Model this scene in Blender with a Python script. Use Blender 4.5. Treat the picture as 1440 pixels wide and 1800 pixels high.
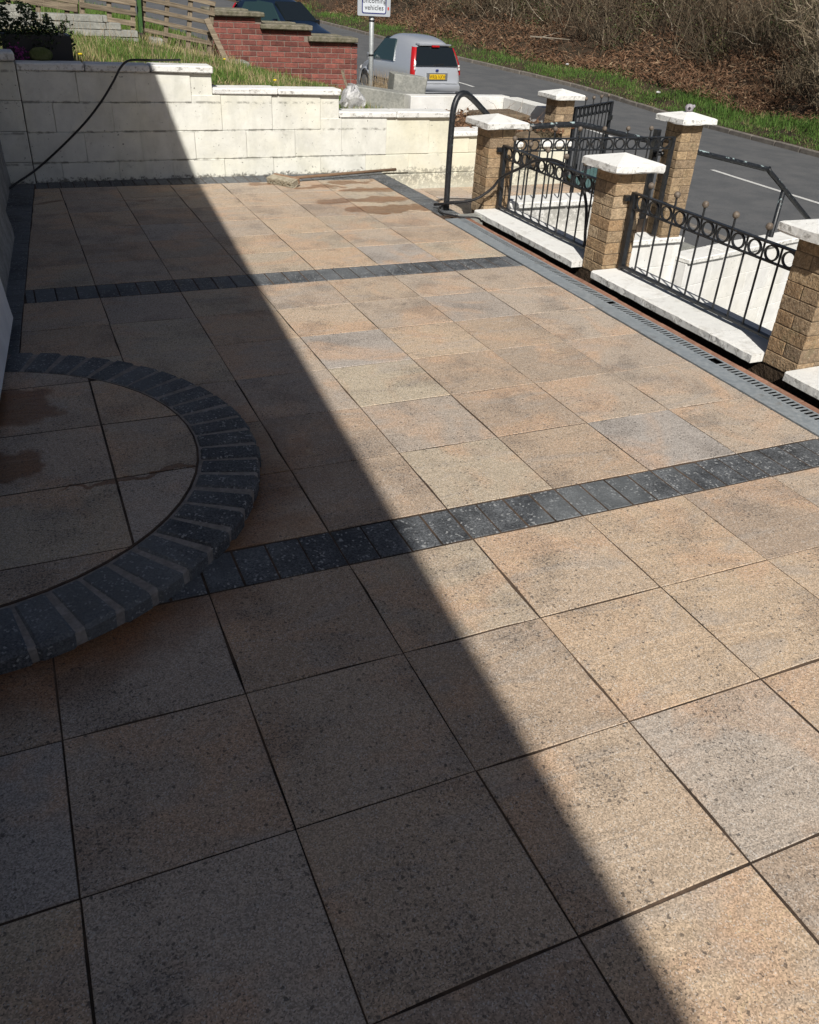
import bpy, math, random
from mathutils import Vector, Matrix, noise as mnoise
R = random.Random(7)
sc = bpy.context.scene
for o in list(bpy.data.objects): bpy.data.objects.remove(o)
rad = math.radians
# ------------------------------------------------------------------ camera
cd = bpy.data.cameras.new('camera'); cam = bpy.data.objects.new('camera', cd)
sc.collection.objects.link(cam); sc.camera = cam
cam.location = (0.136, -2.059, 1.606)
cam.rotation_euler = (rad(57.597), rad(-2.99), rad(-23.552))
cd.sensor_fit = 'HORIZONTAL'; cd.sensor_width = 36.0; cd.lens = 36.0 * 1461.6 / 1440.0
cd.clip_start = 0.05; cd.clip_end = 2000
# ------------------------------------------------------------------ sky, sun, exposure
SUN = Vector((0.407, 1.05, -1.0))                 # direction the light travels
w = bpy.data.worlds.new('World'); sc.world = w; w.use_nodes = True
wn = w.node_tree; bg = wn.nodes['Background']
sky = wn.nodes.new('ShaderNodeTexSky'); sky.sky_type = 'NISHITA'; sky.sun_disc = False
sky.sun_elevation = math.atan2(1.0, math.hypot(SUN.x, SUN.y))
sky.sun_rotation = math.atan2(-SUN.x, -SUN.y) % (2 * math.pi)
sky.air_density = 0.65; sky.dust_density = 1.6; sky.ozone_density = 0.3
wn.links.new(sky.outputs[0], bg.inputs[0]); bg.inputs[1].default_value = 0.05
ld = bpy.data.lights.new('sun', 'SUN'); ld.energy = 5.0; ld.angle = rad(0.55); ld.color = (1.0, 0.955, 0.89)
sun = bpy.data.objects.new('sun', ld); sc.collection.objects.link(sun)
sun.rotation_euler = SUN.to_track_quat('-Z', 'Y').to_euler(); sun.location = (-6, -14, 14)
vs = sc.view_settings; vs.view_transform = 'Standard'; vs.look = 'None'; vs.gamma = 1.0
vs.use_curve_mapping = False; vs.exposure = 0.05
sc.cycles.max_bounces = 4; sc.cycles.diffuse_bounces = 2; sc.cycles.glossy_bounces = 2; sc.cycles.use_adaptive_sampling = True; sc.cycles.adaptive_threshold = 0.025; sc.cycles.use_denoising = True

# ------------------------------------------------------------------ material helper
class G:
    def __init__(s, name, rough=0.8, spec=0.3, metal=0.0):
        s.m = bpy.data.materials.new(name); s.m.use_nodes = True
        s.t = s.m.node_tree; s.b = s.t.nodes['Principled BSDF']
        s.b.inputs['Roughness'].default_value = rough
        s.b.inputs['Specular IOR Level'].default_value = spec
        s.b.inputs['Metallic'].default_value = metal
        s._pos = s._rnd = None; s.dim = '3D'
    def set(s, sock, v):
        if hasattr(v, 'links'): s.t.links.new(v, sock)
        elif isinstance(v, (tuple, list)):
            v = tuple(v)
            n = len(sock.default_value)
            sock.default_value = (v + (1.0,))[:n] if len(v) < n else v[:n]
        elif hasattr(sock.default_value, '__len__'): sock.default_value = ((v,) * 3 + (1.0,))[:len(sock.default_value)]
        else: sock.default_value = v
    def n(s, typ, ins=(), out=0, **props):
        nd = s.t.nodes.new(typ)
        for k, v in props.items(): setattr(nd, k, v)
        for k, v in dict(ins).items(): s.set(nd.inputs[k], v)
        return nd.outputs[out]
    def pos(s):
        if s._pos is None: s._pos = s.n('ShaderNodeNewGeometry')
        return s._pos
    def rnd(s):
        if s._rnd is None:
            nd = s.t.nodes.new('ShaderNodeObjectInfo'); s._rnd = nd.outputs['Random']
        return s._rnd
    def ppos(s, k=19.0):        # world position shifted per object, so pieces never repeat
        off = s.n('ShaderNodeCombineXYZ', {0: s.math('MULTIPLY', s.rnd(), k * 7.3), 1: s.math('MULTIPLY', s.rnd(), k * 3.1), 2: s.math('MULTIPLY', s.rnd(), k)})
        return s.vadd(s.pos(), off)
    def vadd(s, a, b): return s.n('ShaderNodeVectorMath', {0: a, 1: b}, operation='ADD')
    def vmul(s, a, b): return s.n('ShaderNodeVectorMath', {0: a, 1: b}, operation='MULTIPLY')
    def math(s, op, a, b=0.0, clamp=False):
        return s.n('ShaderNodeMath', {0: a, 1: b}, operation=op, use_clamp=clamp)
    def noise(s, v, scale, detail=3.0, rough=0.55, dist=0.0, out=0):
        return s.n('ShaderNodeTexNoise', {'Vector': v, 'Scale': scale, 'Detail': detail, 'Roughness': rough, 'Distortion': dist}, out=out, noise_dimensions=s.dim)
    def voro(s, v, scale, feature='F1', out='Distance', rnd=1.0):
        return s.n('ShaderNodeTexVoronoi', {'Vector': v, 'Scale': scale, 'Randomness': rnd}, out=out, feature=feature, voronoi_dimensions=s.dim)
    def ramp(s, f, stops, interp='LINEAR'):
        nd = s.t.nodes.new('ShaderNodeValToRGB'); nd.color_ramp.interpolation = interp
        cr = nd.color_ramp
        while len(cr.elements) < len(stops): cr.elements.new(0.5)
        for e, (p, c) in zip(cr.elements, stops):
            e.position = p
            e.color = (c, c, c, 1) if not isinstance(c, (tuple, list)) else (*c[:3], 1)
        s.set(nd.inputs[0], f); return nd.outputs[0]
    def step(s, f, a, b): return s.n('ShaderNodeMapRange', {0: f, 1: a, 2: b}, interpolation_type='SMOOTHSTEP')
    def mix(s, f, a, b, blend='MIX'):
        nd = s.t.nodes.new('ShaderNodeMix'); nd.data_type = 'RGBA'; nd.blend_type = blend
        s.set(nd.inputs[0], f); s.set(nd.inputs[6], a); s.set(nd.inputs[7], b); return nd.outputs[2]
    def sep(s, v, i): return s.n('ShaderNodeSeparateXYZ', {0: v}, out=i)
    def bump(s, h, strength=0.4, dist=0.01, normal=None):
        ins = {'Height': h, 'Strength': strength, 'Distance': dist}
        if normal is not None: ins['Normal'] = normal
        return s.n('ShaderNodeBump', ins)
    def col(s, c): s.set(s.b.inputs['Base Color'], c); return s
    def rough(s, v): s.set(s.b.inputs['Roughness'], v); return s
    def nrm(s, v): s.set(s.b.inputs['Normal'], v); return s

M = {}
def ellipses(g, p, L, wob=0.10, nscale=4.0):
    """mask of spilt-water patches: 1 inside any of the wobbly ellipses (cx, cy, rx, ry)"""
    nz = g.noise(p, nscale, 3.0, 0.6, out=1)
    q = g.vadd(p, g.vmul(g.n('ShaderNodeVectorMath', {0: nz, 1: (0.5, 0.5, 0.5)}, operation='SUBTRACT'), (wob * 3.2, wob * 3.2, 0)))
    acc = None
    for cx, cy, rx, ry in L:
        d = g.vmul(g.n('ShaderNodeVectorMath', {0: q, 1: (cx, cy, 0)}, operation='SUBTRACT'), (1 / rx, 1 / ry, 0))
        l = g.n('ShaderNodeVectorMath', {0: d}, operation='LENGTH', out=1)
        acc = l if acc is None else g.math('MINIMUM', acc, l)
    return g.step(acc, 1.14, 0.88)
WET = [(3.02, 5.74, .22, .07), (2.66, 5.58, .26, .06), (3.02, 5.40, .26, .10), (2.62, 5.02, .24, .10), (3.05, 5.02, .26, .12),
       (2.97, 4.66, .34, .13), (2.20, 5.78, .13, .06), (-0.235, .835, 1.165, 1.115), (0.32, 5.35, .10, .04), (1.05, 5.28, .16, .03)]
WETS = [(-.10, 1.42, .24, .20), (-.16, .93, .18, .16), (.33, .69, .26, .018)]
def slab_mat(name, wet):
    g = G(name, 0.85, 0.35); g.dim = '2D'
    p = g.ppos(); wp = g.pos()
    base = g.ramp(g.rnd(), [(0.0, (.455, .375, .295)), (.14, (.500, .385, .275)), (.28, (.395, .34, .288)), (.42, (.525, .40, .28)),
                            (.56, (.490, .415, .310)), (.70, (.385, .300, .228)), (.84, (.535, .405, .28)), (.93, (.465, .39, .315)), (1.0, (.400, .36, .322))])
    blot = g.noise(p, 2.2, 3.0, 0.6, 0.5)
    base = g.mix(g.math('MULTIPLY', g.step(blot, .45, .68), .66), base, (.545, .365, .24))
    vein = g.noise(g.vmul(p, (1.6, 5.0, 1)), 1.7, 3.0, 0.58, 1.0)
    base = g.mix(g.math('MULTIPLY', g.step(vein, .50, .70), .42), base, (.39, .345, .30))
    # riven ledges: thin wandering lines, some ochre, some dark
    lg = g.math('FRACT', g.math('MULTIPLY', vein, 5.5)); ln = g.step(g.math('ABSOLUTE', g.math('SUBTRACT', lg, .5)), .035, .0)
    dens = g.noise(g.vadd(p, (8.3, 1.1, 0)), 3.2, 3.0, .6)
    base = g.mix(g.math('MULTIPLY', g.math('MULTIPLY', ln, g.step(blot, .50, .60)), .45), base, (.62, .49, .30))
    base = g.mix(g.math('MULTIPLY', g.math('MULTIPLY', ln, g.step(dens, .53, .62)), .55), base, (.12, .10, .085))
    # exposed aggregate: fine coloured grains, black pits, a few quartz specks
    gr = g.voro(p, 330.0, out='Color'); gv = g.sep(gr, 0)
    base = g.mix(1.0, base, g.ramp(gv, [(0, .62), (.5, .97), (1, 1.32)]), 'MULTIPLY')
    base = g.mix(g.math('MULTIPLY', g.step(g.sep(gr, 1), .93, .945), .5), base, (.68, .65, .60))
    spk = g.noise(p, 150.0, 1.0, .65)
    pits = g.step(g.math('ADD', spk, g.math('MULTIPLY', dens, .42)), .885, .94)
    wob = g.vadd(p, g.vmul(g.noise(p, 120.0, 1.0, out=1), (.010, .010, 0)))
    vt = g.t.nodes.new('ShaderNodeTexVoronoi'); vt.voronoi_dimensions = '2D'; vt.inputs['Scale'].default_value = 52.0; g.set(vt.inputs['Vector'], wob)
    big = g.math('MULTIPLY', g.step(vt.outputs['Distance'], .235, .14), g.step(g.math('ADD', g.sep(vt.outputs['Color'], 0), g.math('MULTIPLY', dens, .9)), 1.25, 1.33))
    pits = g.math('MAXIMUM', pits, big)
    base = g.mix(g.math('MULTIPLY', pits, .68), base, (.060, .054, .050))
    base = g.mix(g.math('MULTIPLY', g.step(dens, .50, .72), .22), base, (.15, .13, .115))
    wm = ellipses(g, wp, WET if not wet else WETS)
    wetc = g.mix(1.0, base, (.46, .28, .155), 'MULTIPLY')
    base = g.mix(g.math('MULTIPLY', wm, .94), base, wetc)
    g.col(base)
    g.rough(g.mix(wm, .86, .34))
    h = g.math('ADD', g.math('MULTIPLY', gv, .28), g.math('MULTIPLY', lg, .32))
    h = g.math('ADD', h, g.math('MULTIPLY', g.noise(p, 8.0, 2.0, .6), 1.6))
    h = g.math('SUBTRACT', h, g.math('MULTIPLY', big, .35))
    g.nrm(g.bump(h, .55, .006))
    return g.m
M['slab'] = slab_mat('riven_slab', False)
M['step_slab'] = slab_mat('riven_step_slab', True)
def paver(name='charcoal_paver', dim='2D'):
    g = G(name, .8, .35); g.dim = dim; p = g.ppos()
    b = g.ramp(g.rnd(), [(0, (.064, .069, .075)), (.5, (.104, .110, .116)), (1, (.082, .087, .092))])
    n = g.noise(p, 9, 5, .6); b = g.mix(1, b, g.ramp(n, [(.3, .62), (.7, 1.45)]), 'MULTIPLY')
    gv = g.sep(g.voro(p, 230, out='Color'), 0)
    b = g.mix(1, b, g.ramp(gv, [(0, .5), (1, 1.5)]), 'MULTIPLY')
    f = g.step(g.sep(g.voro(g.vadd(p, (2, 5, 1)), 150, out='Color'), 1), .90, .94)
    f = g.math('MULTIPLY', f, g.step(g.noise(p, 14, 3), .36, .56))
    b = g.mix(g.math('MULTIPLY', f, .72), b, (.42, .43, .43))
    wx = g.step(g.noise(g.vadd(g.pos(), (4, 4, 0)), 1.3, 3), .45, .62)
    b = g.mix(g.math('MULTIPLY', wx, .40), b, (.20, .215, .22))
    g.col(b); g.rough(g.ramp(n, [(.3, .55), (.7, .85)]))
    g.nrm(g.bump(g.math('ADD', gv, g.math('MULTIPLY', n, 2.5)), .6, .006)); return g.m
M['paver'] = paver(); M['paver3'] = paver('charcoal_step_paver', '3D')
def simple(name, c1, c2, scale=8, rough=.85, bump=.4, bdist=.004, spec=.3, metal=0, fine=60, per=.0, detail=6, dist=0.3):
    g = G(name, rough, spec, metal); p = g.ppos()
    n = g.noise(p, scale, detail, .62, dist); f = g.noise(p, fine, 3, .6)
    b = g.mix(g.step(n, .34, .66), c1, c2)
    b = g.mix(1, b, g.ramp(f, [(.25, .72), (.75, 1.25)]), 'MULTIPLY')
    if per: b = g.mix(1, b, g.ramp(g.rnd(), [(0, 1 - per), (1, 1 + per)]), 'MULTIPLY')
    g.col(b)
    if bump: g.nrm(g.bump(g.math('ADD', g.math('MULTIPLY', n, 1.5), f), bump, bdist))
    return g.m
M['joint'] = simple('joint_sand', (.022, .017, .013), (.105, .072, .050), 2.6, .95, .5, .004, fine=70, dist=.8)
M['mortar'] = simple('grey_mortar', (.23, .21, .19), (.32, .295, .27), 10, .9, .5, .003)
def paint(name, base, cream, dirt=1.0, joints=()):
    """white masonry paint: cream patches, mould that climbs from the ground line, spots and scuffs"""
    g = G(name, .72, .3); p = g.ppos(3.0); wp = g.pos(); z = g.sep(wp, 2)
    n = g.noise(wp, 1.5, 5, .6, .4)
    b = g.mix(g.step(n, .40, .64), base, cream)
    b = g.mix(1, b, g.ramp(g.noise(p, 5, 6, .68), [(.3, .84), (.7, 1.06)]), 'MULTIPLY')
    m = g.noise(wp, 34, 6, .72, .2); m2 = g.noise(wp, 5, 4, .6)
    up = g.math('ADD', m, g.math('MULTIPLY', m2, .35))
    up = g.math('SUBTRACT', up, g.math('MULTIPLY', g.math('MAXIMUM', z, 0.0), 4.6))
    mould = g.math('MULTIPLY', g.step(up, .56, .72), g.step(z, -.25, -.05))
    b = g.mix(g.math('MULTIPLY', mould, .80 * dirt), b, (.055, .052, .044))
    if joints:
        dz = None
        for lv in joints:
            e = g.math('ABSOLUTE', g.math('SUBTRACT', g.math('ADD', z, g.math('MULTIPLY', g.math('SUBTRACT', m2, .5), .02)), lv)); dz = e if dz is None else g.math('MINIMUM', dz, e)
        jm = g.math('MULTIPLY', g.step(dz, .016, .002), g.step(g.noise(wp, 11, 5, .7), .44, .60))
        b = g.mix(g.math('MULTIPLY', jm, .62), b, (.10, .095, .075))
    st = g.step(g.noise(g.vmul(wp, (3.2, 1, 1.1)), 2.0, 5, .66, .4), .46, .70)
    b = g.mix(g.math('MULTIPLY', st, .20 * dirt), b, (.34, .345, .28))
    d2 = g.step(g.noise(wp, 7, 8, .75, .5), .57, .72)
    b = g.mix(g.math('MULTIPLY', d2, .34 * dirt), b, (.20, .19, .155))
    sp = g.step(g.noise(wp, 46, 2, .5), .70, .74)
    b = g.mix(g.math('MULTIPLY', sp, .7 * dirt), b, (.07, .065, .055))
    g.col(b); h = g.math('ADD', g.math('MULTIPLY', g.noise(p, 26, 6, .68), 1.0), g.noise(p, 5, 3))
    g.nrm(g.bump(h, .55, .006)); return g.m
M['white_block'] = paint('white_painted_block', (.735, .735, .675), (.745, .735, .635), 1.0, (.155, .395, .625, .857))
M['cream_block'] = paint('cream_painted_block', (.74, .73, .62), (.745, .715, .565), .7)
M['white_wall'] = paint('white_painted_wall', (.76, .76, .74), (.74, .73, .68), .6)
M['render'] = paint('white_render', (.80, .82, .84), (.76, .78, .80), .3)
M['grey_render'] = simple('weathered_render', (.34, .34, .33), (.22, .22, .21), 7, .9, .6, .006)
def coping():
    g = G('painted_coping', .8, .3); p = g.ppos(); wp = g.pos()
    b = g.ramp(g.rnd(), [(0, (.72, .72, .69)), (1, (.80, .80, .77))])
    nz = g.sep(g.n('ShaderNodeNewGeometry', out=1), 2)
    d = g.step(g.noise(wp, 9, 7, .72, .4), .50, .68)
    b = g.mix(g.math('MULTIPLY', d, .34), b, (.36, .335, .28))
    e = g.math('MULTIPLY', g.step(g.noise(wp, 24, 6, .72), .50, .64), g.step(nz, .75, .25))
    b = g.mix(g.math('MULTIPLY', e, .62), b, (.13, .118, .095))
    s = g.step(g.noise(wp, 60, 2), .71, .75); b = g.mix(g.math('MULTIPLY', s, .6), b, (.08, .075, .065))
    g.col(b); g.nrm(g.bump(g.noise(p, 28, 7, .7), .7, .008)); return g.m
M['coping'] = coping()
def pbrick():
    g = G('tan_walling_brick', .9, .25); p = g.ppos()
    b = g.ramp(g.rnd(), [(0, (.28, .185, .105)), (.2, (.38, .275, .165)), (.4, (.24, .175, .115)), (.6, (.42, .30, .175)), (.8, (.33, .215, .12)), (1, (.44, .34, .225))])
    n = g.noise(p, 30, 6, .68, .4); b = g.mix(1, b, g.ramp(n, [(.28, .45), (.52, 1.0), (.75, 1.45)]), 'MULTIPLY')
    l = g.step(g.noise(g.pos(), 8, 5, .65), .58, .72); b = g.mix(g.math('MULTIPLY', l, .45), b, (.15, .14, .075))
    z = g.sep(g.pos(), 2); damp = g.step(g.math('ADD', z, g.math('MULTIPLY', g.noise(g.pos(), 9, 4), .14)), .10, .0)
    b = g.mix(g.math('MULTIPLY', damp, .35), b, (.06, .045, .03))
    f = g.step(g.sep(g.voro(p, 260, out='Color'), 0), .92, .96); b = g.mix(g.math('MULTIPLY', f, .5), b, (.55, .48, .36))
    g.col(b); g.nrm(g.bump(g.math('ADD', g.math('MULTIPLY', n, 1.6), g.noise(p, 90, 3)), .85, .008)); return g.m
M['pbrick'] = pbrick()
M['pmortar'] = simple('pillar_mortar', (.115, .085, .055), (.17, .13, .085), 20, .95, .4)
M['plinth'] = simple('damp_plinth', (.040, .028, .018), (.075, .052, .034), 22, .8, .9, .012)
M['rbrick'] = simple('red_brick', (.235, .080, .062), (.155, .058, .050), 7, .9, .6, .004, per=.32, fine=45)
M['rmortar'] = simple('brick_wall_mortar', (.26, .215, .18), (.20, .16, .135), 8, .95, .4)
M['concrete'] = simple('weathered_concrete', (.23, .235, .215), (.31, .31, .28), 5, .9, .4, .004, fine=40)
M['mossy'] = simple('mossy_concrete', (.21, .19, .145), (.12, .115, .075), 11, .95, .9, .010, fine=30)
M['edge_brick'] = simple('red_edging_brick', (.26, .130, .085), (.33, .19, .13), 16, .9, .5, .003, per=.12)
def galv():
    g = G('galvanised_steel', .5, .5, .25); p = g.pos()
    n = g.noise(p, 30, 5, .65); s = g.step(g.noise(p, 9, 6, .7), .56, .70)
    b = g.mix(g.step(n, .35, .65), (.27, .305, .325), (.36, .39, .405)); b = g.mix(g.math('MULTIPLY', s, .6), b, (.18, .17, .15))
    g.col(b); g.rough(g.ramp(n, [(.3, .42), (.7, .62)]))
    wv = g.n('ShaderNodeTexWave', {'Vector': g.vadd(p, g.vmul(p, (0, .6, 0))), 'Scale': 38.0, 'Distortion': .5}, out=1)
    g.nrm(g.bump(g.math('ADD', wv, n), .35, .003)); return g.m
M['galv'] = galv()
def blackpaint(chip):
    g = G('black_rail_paint' if chip else 'black_ironwork', .42, .5); p = g.pos(); n = g.noise(p, 40, 4, .6)
    b = g.mix(g.step(n, .35, .7), (.010, .012, .014), (.024, .026, .030))
    if chip:
        nz = g.sep(g.n('ShaderNodeNewGeometry', out=1), 2)
        c = g.math('MULTIPLY', g.step(g.noise(p, 9, 4, .6, .6), .57, .60), g.step(nz, .35, .75))
        c = g.math('MAXIMUM', c, g.math('MULTIPLY', g.step(g.noise(p, 60, 2, .5), .72, .74), .8))
        b = g.mix(c, b, (.36, .46, .46))
    else:
        c = g.step(g.noise(p, 22, 5, .65), .62, .72); b = g.mix(g.math('MULTIPLY', c, .45), b, (.10, .075, .05))
    g.col(b); g.nrm(g.bump(n, .35, .002)); return g.m
M['iron'] = blackpaint(False); M['railpaint'] = blackpaint(True)
M['ball'] = simple('worn_bronze_ball', (.11, .085, .065), (.17, .14, .11), 40, .55, .4, .002, .4)
M['rust'] = simple('rust', (.10, .035, .015), (.16, .065, .03), 40, .9, .6)
M['hose'] = simple('black_hose', (.012, .012, .013), (.022, .022, .024), 30, .5, .1, .001, .4)
def timber(name, c1, c2):
    g = G(name, .9, .2); oc = g.n('ShaderNodeTexCoord', out=3); p = g.vadd(oc, g.vmul(g.ppos(), (0, 0, 0)))
    off = g.n('ShaderNodeCombineXYZ', {0: g.math('MULTIPLY', g.rnd(), 31)}); p = g.vadd(oc, off)
    n = g.noise(g.vmul(p, (2.0, 30, 30)), 2.0, 5, .65, .4)
    b = g.mix(g.step(n, .30, .70), c1, c2); b = g.mix(1, b, g.ramp(g.rnd(), [(0, .8), (1, 1.2)]), 'MULTIPLY')
    g.col(b); g.nrm(g.bump(n, .6, .005)); return g.m
M['timber'] = timber('weathered_timber', (.12, .095, .068), (.28, .23, .165))
M['handle'] = timber('broom_handle_wood', (.18, .115, .07), (.27, .18, .12))
M['bristle'] = simple('pale_bristles', (.42, .38, .29), (.30, .26, .19), 30, .9, .8, .006)
M['asphalt'] = simple('asphalt', (.092, .096, .100), (.118, .120, .122), 1.6, .85, .5, .004, fine=55)
M['roadpaint'] = simple('white_road_paint', (.62, .62, .60), (.50, .50, .48), 20, .8, .2)
M['kerb'] = simple('kerb_concrete', (.14, .125, .11), (.20, .18, .155), 6, .9, .5)
M['soil'] = simple('garden_soil', (.060, .045, .028), (.095, .075, .045), 5, .95, .8, .02)
M['leaflitter'] = simple('leaf_litter_ground', (.075, .048, .030), (.030, .024, .014), 1.2, .95, .9, .03)
M['turf'] = simple('turf_ground', (.085, .095, .030), (.17, .145, .065), 2.5, .95, .8, .02)
def leafy(name, stops, rough=.7, trans=.25):
    g = G(name, rough, .25); at = g.n('ShaderNodeAttribute', out=2, attribute_name='tint')
    g.col(g.ramp(at, stops)); return g.m
M['grass'] = leafy('grass_blades', [(0, (.055, .105, .018)), (.45, (.085, .155, .026)), (.75, (.14, .185, .045)), (.86, (.30, .25, .12)), (1, (.38, .32, .18))])
M['verge'] = leafy('verge_grass', [(0, (.048, .105, .018)), (.55, (.085, .165, .030)), (.85, (.13, .19, .045)), (1, (.27, .225, .115))])
M['bracken'] = leafy('dead_bracken', [(0, (.085, .046, .026)), (.4, (.150, .082, .046)), (.8, (.21, .125, .075)), (1, (.34, .25, .16))], .85)
M['twig'] = leafy('twigs', [(0, (.035, .027, .018)), (.45, (.110, .084, .054)), (.8, (.23, .185, .125)), (1, (.40, .35, .27))], .85)
M['ivy'] = leafy('bramble_leaves', [(0, (.030, .042, .014)), (.5, (.066, .080, .028)), (.8, (.11, .11, .042)), (1, (.14, .10, .05))], .5)
M['straw'] = leafy('dry_grass_stems', [(0, (.24, .17, .10)), (.6, (.36, .28, .18)), (1, (.46, .38, .27))], .85)
M['shrub'] = leafy('evergreen_leaves', [(0, (.014, .026, .010)), (.6, (.030, .050, .018)), (1, (.065, .085, .035))], .45)
def flat(name, c, rough=.5, spec=.4, metal=0.0, coat=0.0, emit=None):
    g = G(name, rough, spec, metal); g.col(c); g.b.inputs['Coat Weight'].default_value = coat
    g.b.inputs['Coat Roughness'].default_value = .08; return g.m
M['silver'] = flat('silver_car_paint', (.62, .65, .69), .30, .5, .5, .9)
M['navy'] = flat('navy_car_paint', (.008, .018, .040), .30, .5, .3, .9)
M['glass'] = flat('dark_car_glass', (.010, .014, .017), .06, .6)
M['glass2'] = flat('tinted_side_glass', (.022, .045, .048), .08, .6)
M['redlens'] = flat('red_lens', (.42, .010, .012), .18, .6, 0, .8)
M['whitelens'] = flat('clear_lens', (.62, .60, .58), .18, .6, 0, .8)
M['rubber'] = flat('black_rubber', (.014, .014, .015), .8)
M['plastic'] = flat('black_plastic', (.016, .017, .019), .45)
M['alloy'] = flat('wheel_trim', (.35, .36, .37), .35, .5, .7)
M['plate'] = flat('yellow_plate', (.72, .47, .015), .45)
M['ink'] = flat('black_print', (.012, .012, .014), .6)
M['blueink'] = flat('blue_print', (.018, .026, .16), .5)
M['redink'] = flat('red_print', (.55, .06, .05), .5)
M['signwhite'] = flat('sign_face', (.60, .64, .68), .45)
M['signgrey'] = flat('sign_plate_grey', (.40, .43, .46), .5)
M['pole'] = simple('galvanised_pole', (.36, .38, .38), (.44, .46, .46), 8, .55, .2, .002, .4, .4)
M['bag'] = simple('white_plastic_bag', (.58, .58, .57), (.40, .40, .41), 12, .4, .5, .006)
M['flowerpurple'] = flat('purple_petals', (.22, .03, .16), .7)
M['yellowflower'] = flat('dandelion_yellow', (.78, .58, .02), .7)
M['teal'] = simple('teal_painted_board', (.10, .19, .19), (.14, .24, .23), 6, .6, .2)
M['ballgreen'] = simple('mossy_green_ornament', (.085, .105, .030), (.13, .14, .055), 20, .9, .6)
M['rooftile'] = simple('roof_tile', (.10, .075, .06), (.14, .10, .08), 6, .9, .5)
M['gapgreen'] = simple('green_post', (.030, .085, .022), (.045, .11, .03), 6, .7, .2)  # colour stands in for grass and shadow seen between two pallets
M['brownstone'] = simple('brown_stone', (.13, .095, .062), (.20, .155, .105), 12, .95, .9, .012)
M['greystone'] = simple('grey_pebble_ornament', (.40, .37, .41), (.28, .26, .28), 14, .8, .5)

# ------------------------------------------------------------------ object helpers
COL = sc.collection
def V(*a): return Vector(a)
def tag(o, label=None, cat=None, group=None, kind=None):
    if label: o['label'] = label
    if cat: o['category'] = cat
    if group: o['group'] = group
    if kind: o['kind'] = kind
    return o
def thing(name, loc, label, cat, group=None):
    o = bpy.data.objects.new(name, None); COL.objects.link(o); o.location = loc
    o.empty_display_size = .1
    return tag(o, label, cat, group)
def wloc(o):
    v = Vector((0, 0, 0))
    while o is not None: v = v + o.location; o = o.parent
    return v
def mesh(name, vs_, fs, mat, smooth=False, tint=None):
    me = bpy.data.meshes.new(name); me.from_pydata([tuple(v) for v in vs_], [], fs); me.materials.append(mat)
    if smooth: me.polygons.foreach_set('use_smooth', [True] * len(me.polygons))
    if tint is not None:
        a = me.attributes.new('tint', 'FLOAT', 'POINT'); a.data.foreach_set('value', tint)
    me.update(); return me
def obj(name, data, mat, parent=None, smooth=False, origin=None, tint=None):
    """data = (verts, faces) in world space -> one mesh object, origin at the piece's base or the given point"""
    vs_, fs = data
    if origin is None:
        n = len(vs_)
        origin = Vector((sum(v[0] for v in vs_) / n, sum(v[1] for v in vs_) / n, min(v[2] for v in vs_)))
    me = mesh(name, [Vector(v) - origin for v in vs_], fs, mat, smooth, tint)
    o = bpy.data.objects.new(name, me); COL.objects.link(o)
    if parent is not None: o.parent = parent; o.location = origin - wloc(parent)
    else: o.location = origin
    return o
def place(name, me, loc, rz=0.0, parent=None, rot=None):
    o = bpy.data.objects.new(name, me); COL.objects.link(o)
    if parent is not None: o.parent = parent; loc = Vector(loc) - wloc(parent)
    o.location = loc; o.rotation_euler = rot if rot else (0, 0, rz); return o
def join(*ds):
    vs_, fs = [], []
    for v, f in ds:
        b = len(vs_); vs_ += list(v); fs += [tuple(i + b for i in q) for q in f]
    return vs_, fs
def xform(d, m): return [m @ Vector(v) for v in d[0]], d[1]
def box(x0, x1, y0, y1, z0, z1):
    v = [(x, y, z) for z in (z0, z1) for y in (y0, y1) for x in (x0, x1)]
    return v, [(0, 2, 3, 1), (4, 5, 7, 6), (0, 1, 5, 4), (2, 6, 7, 3), (0, 4, 6, 2), (1, 3, 7, 5)]
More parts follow.
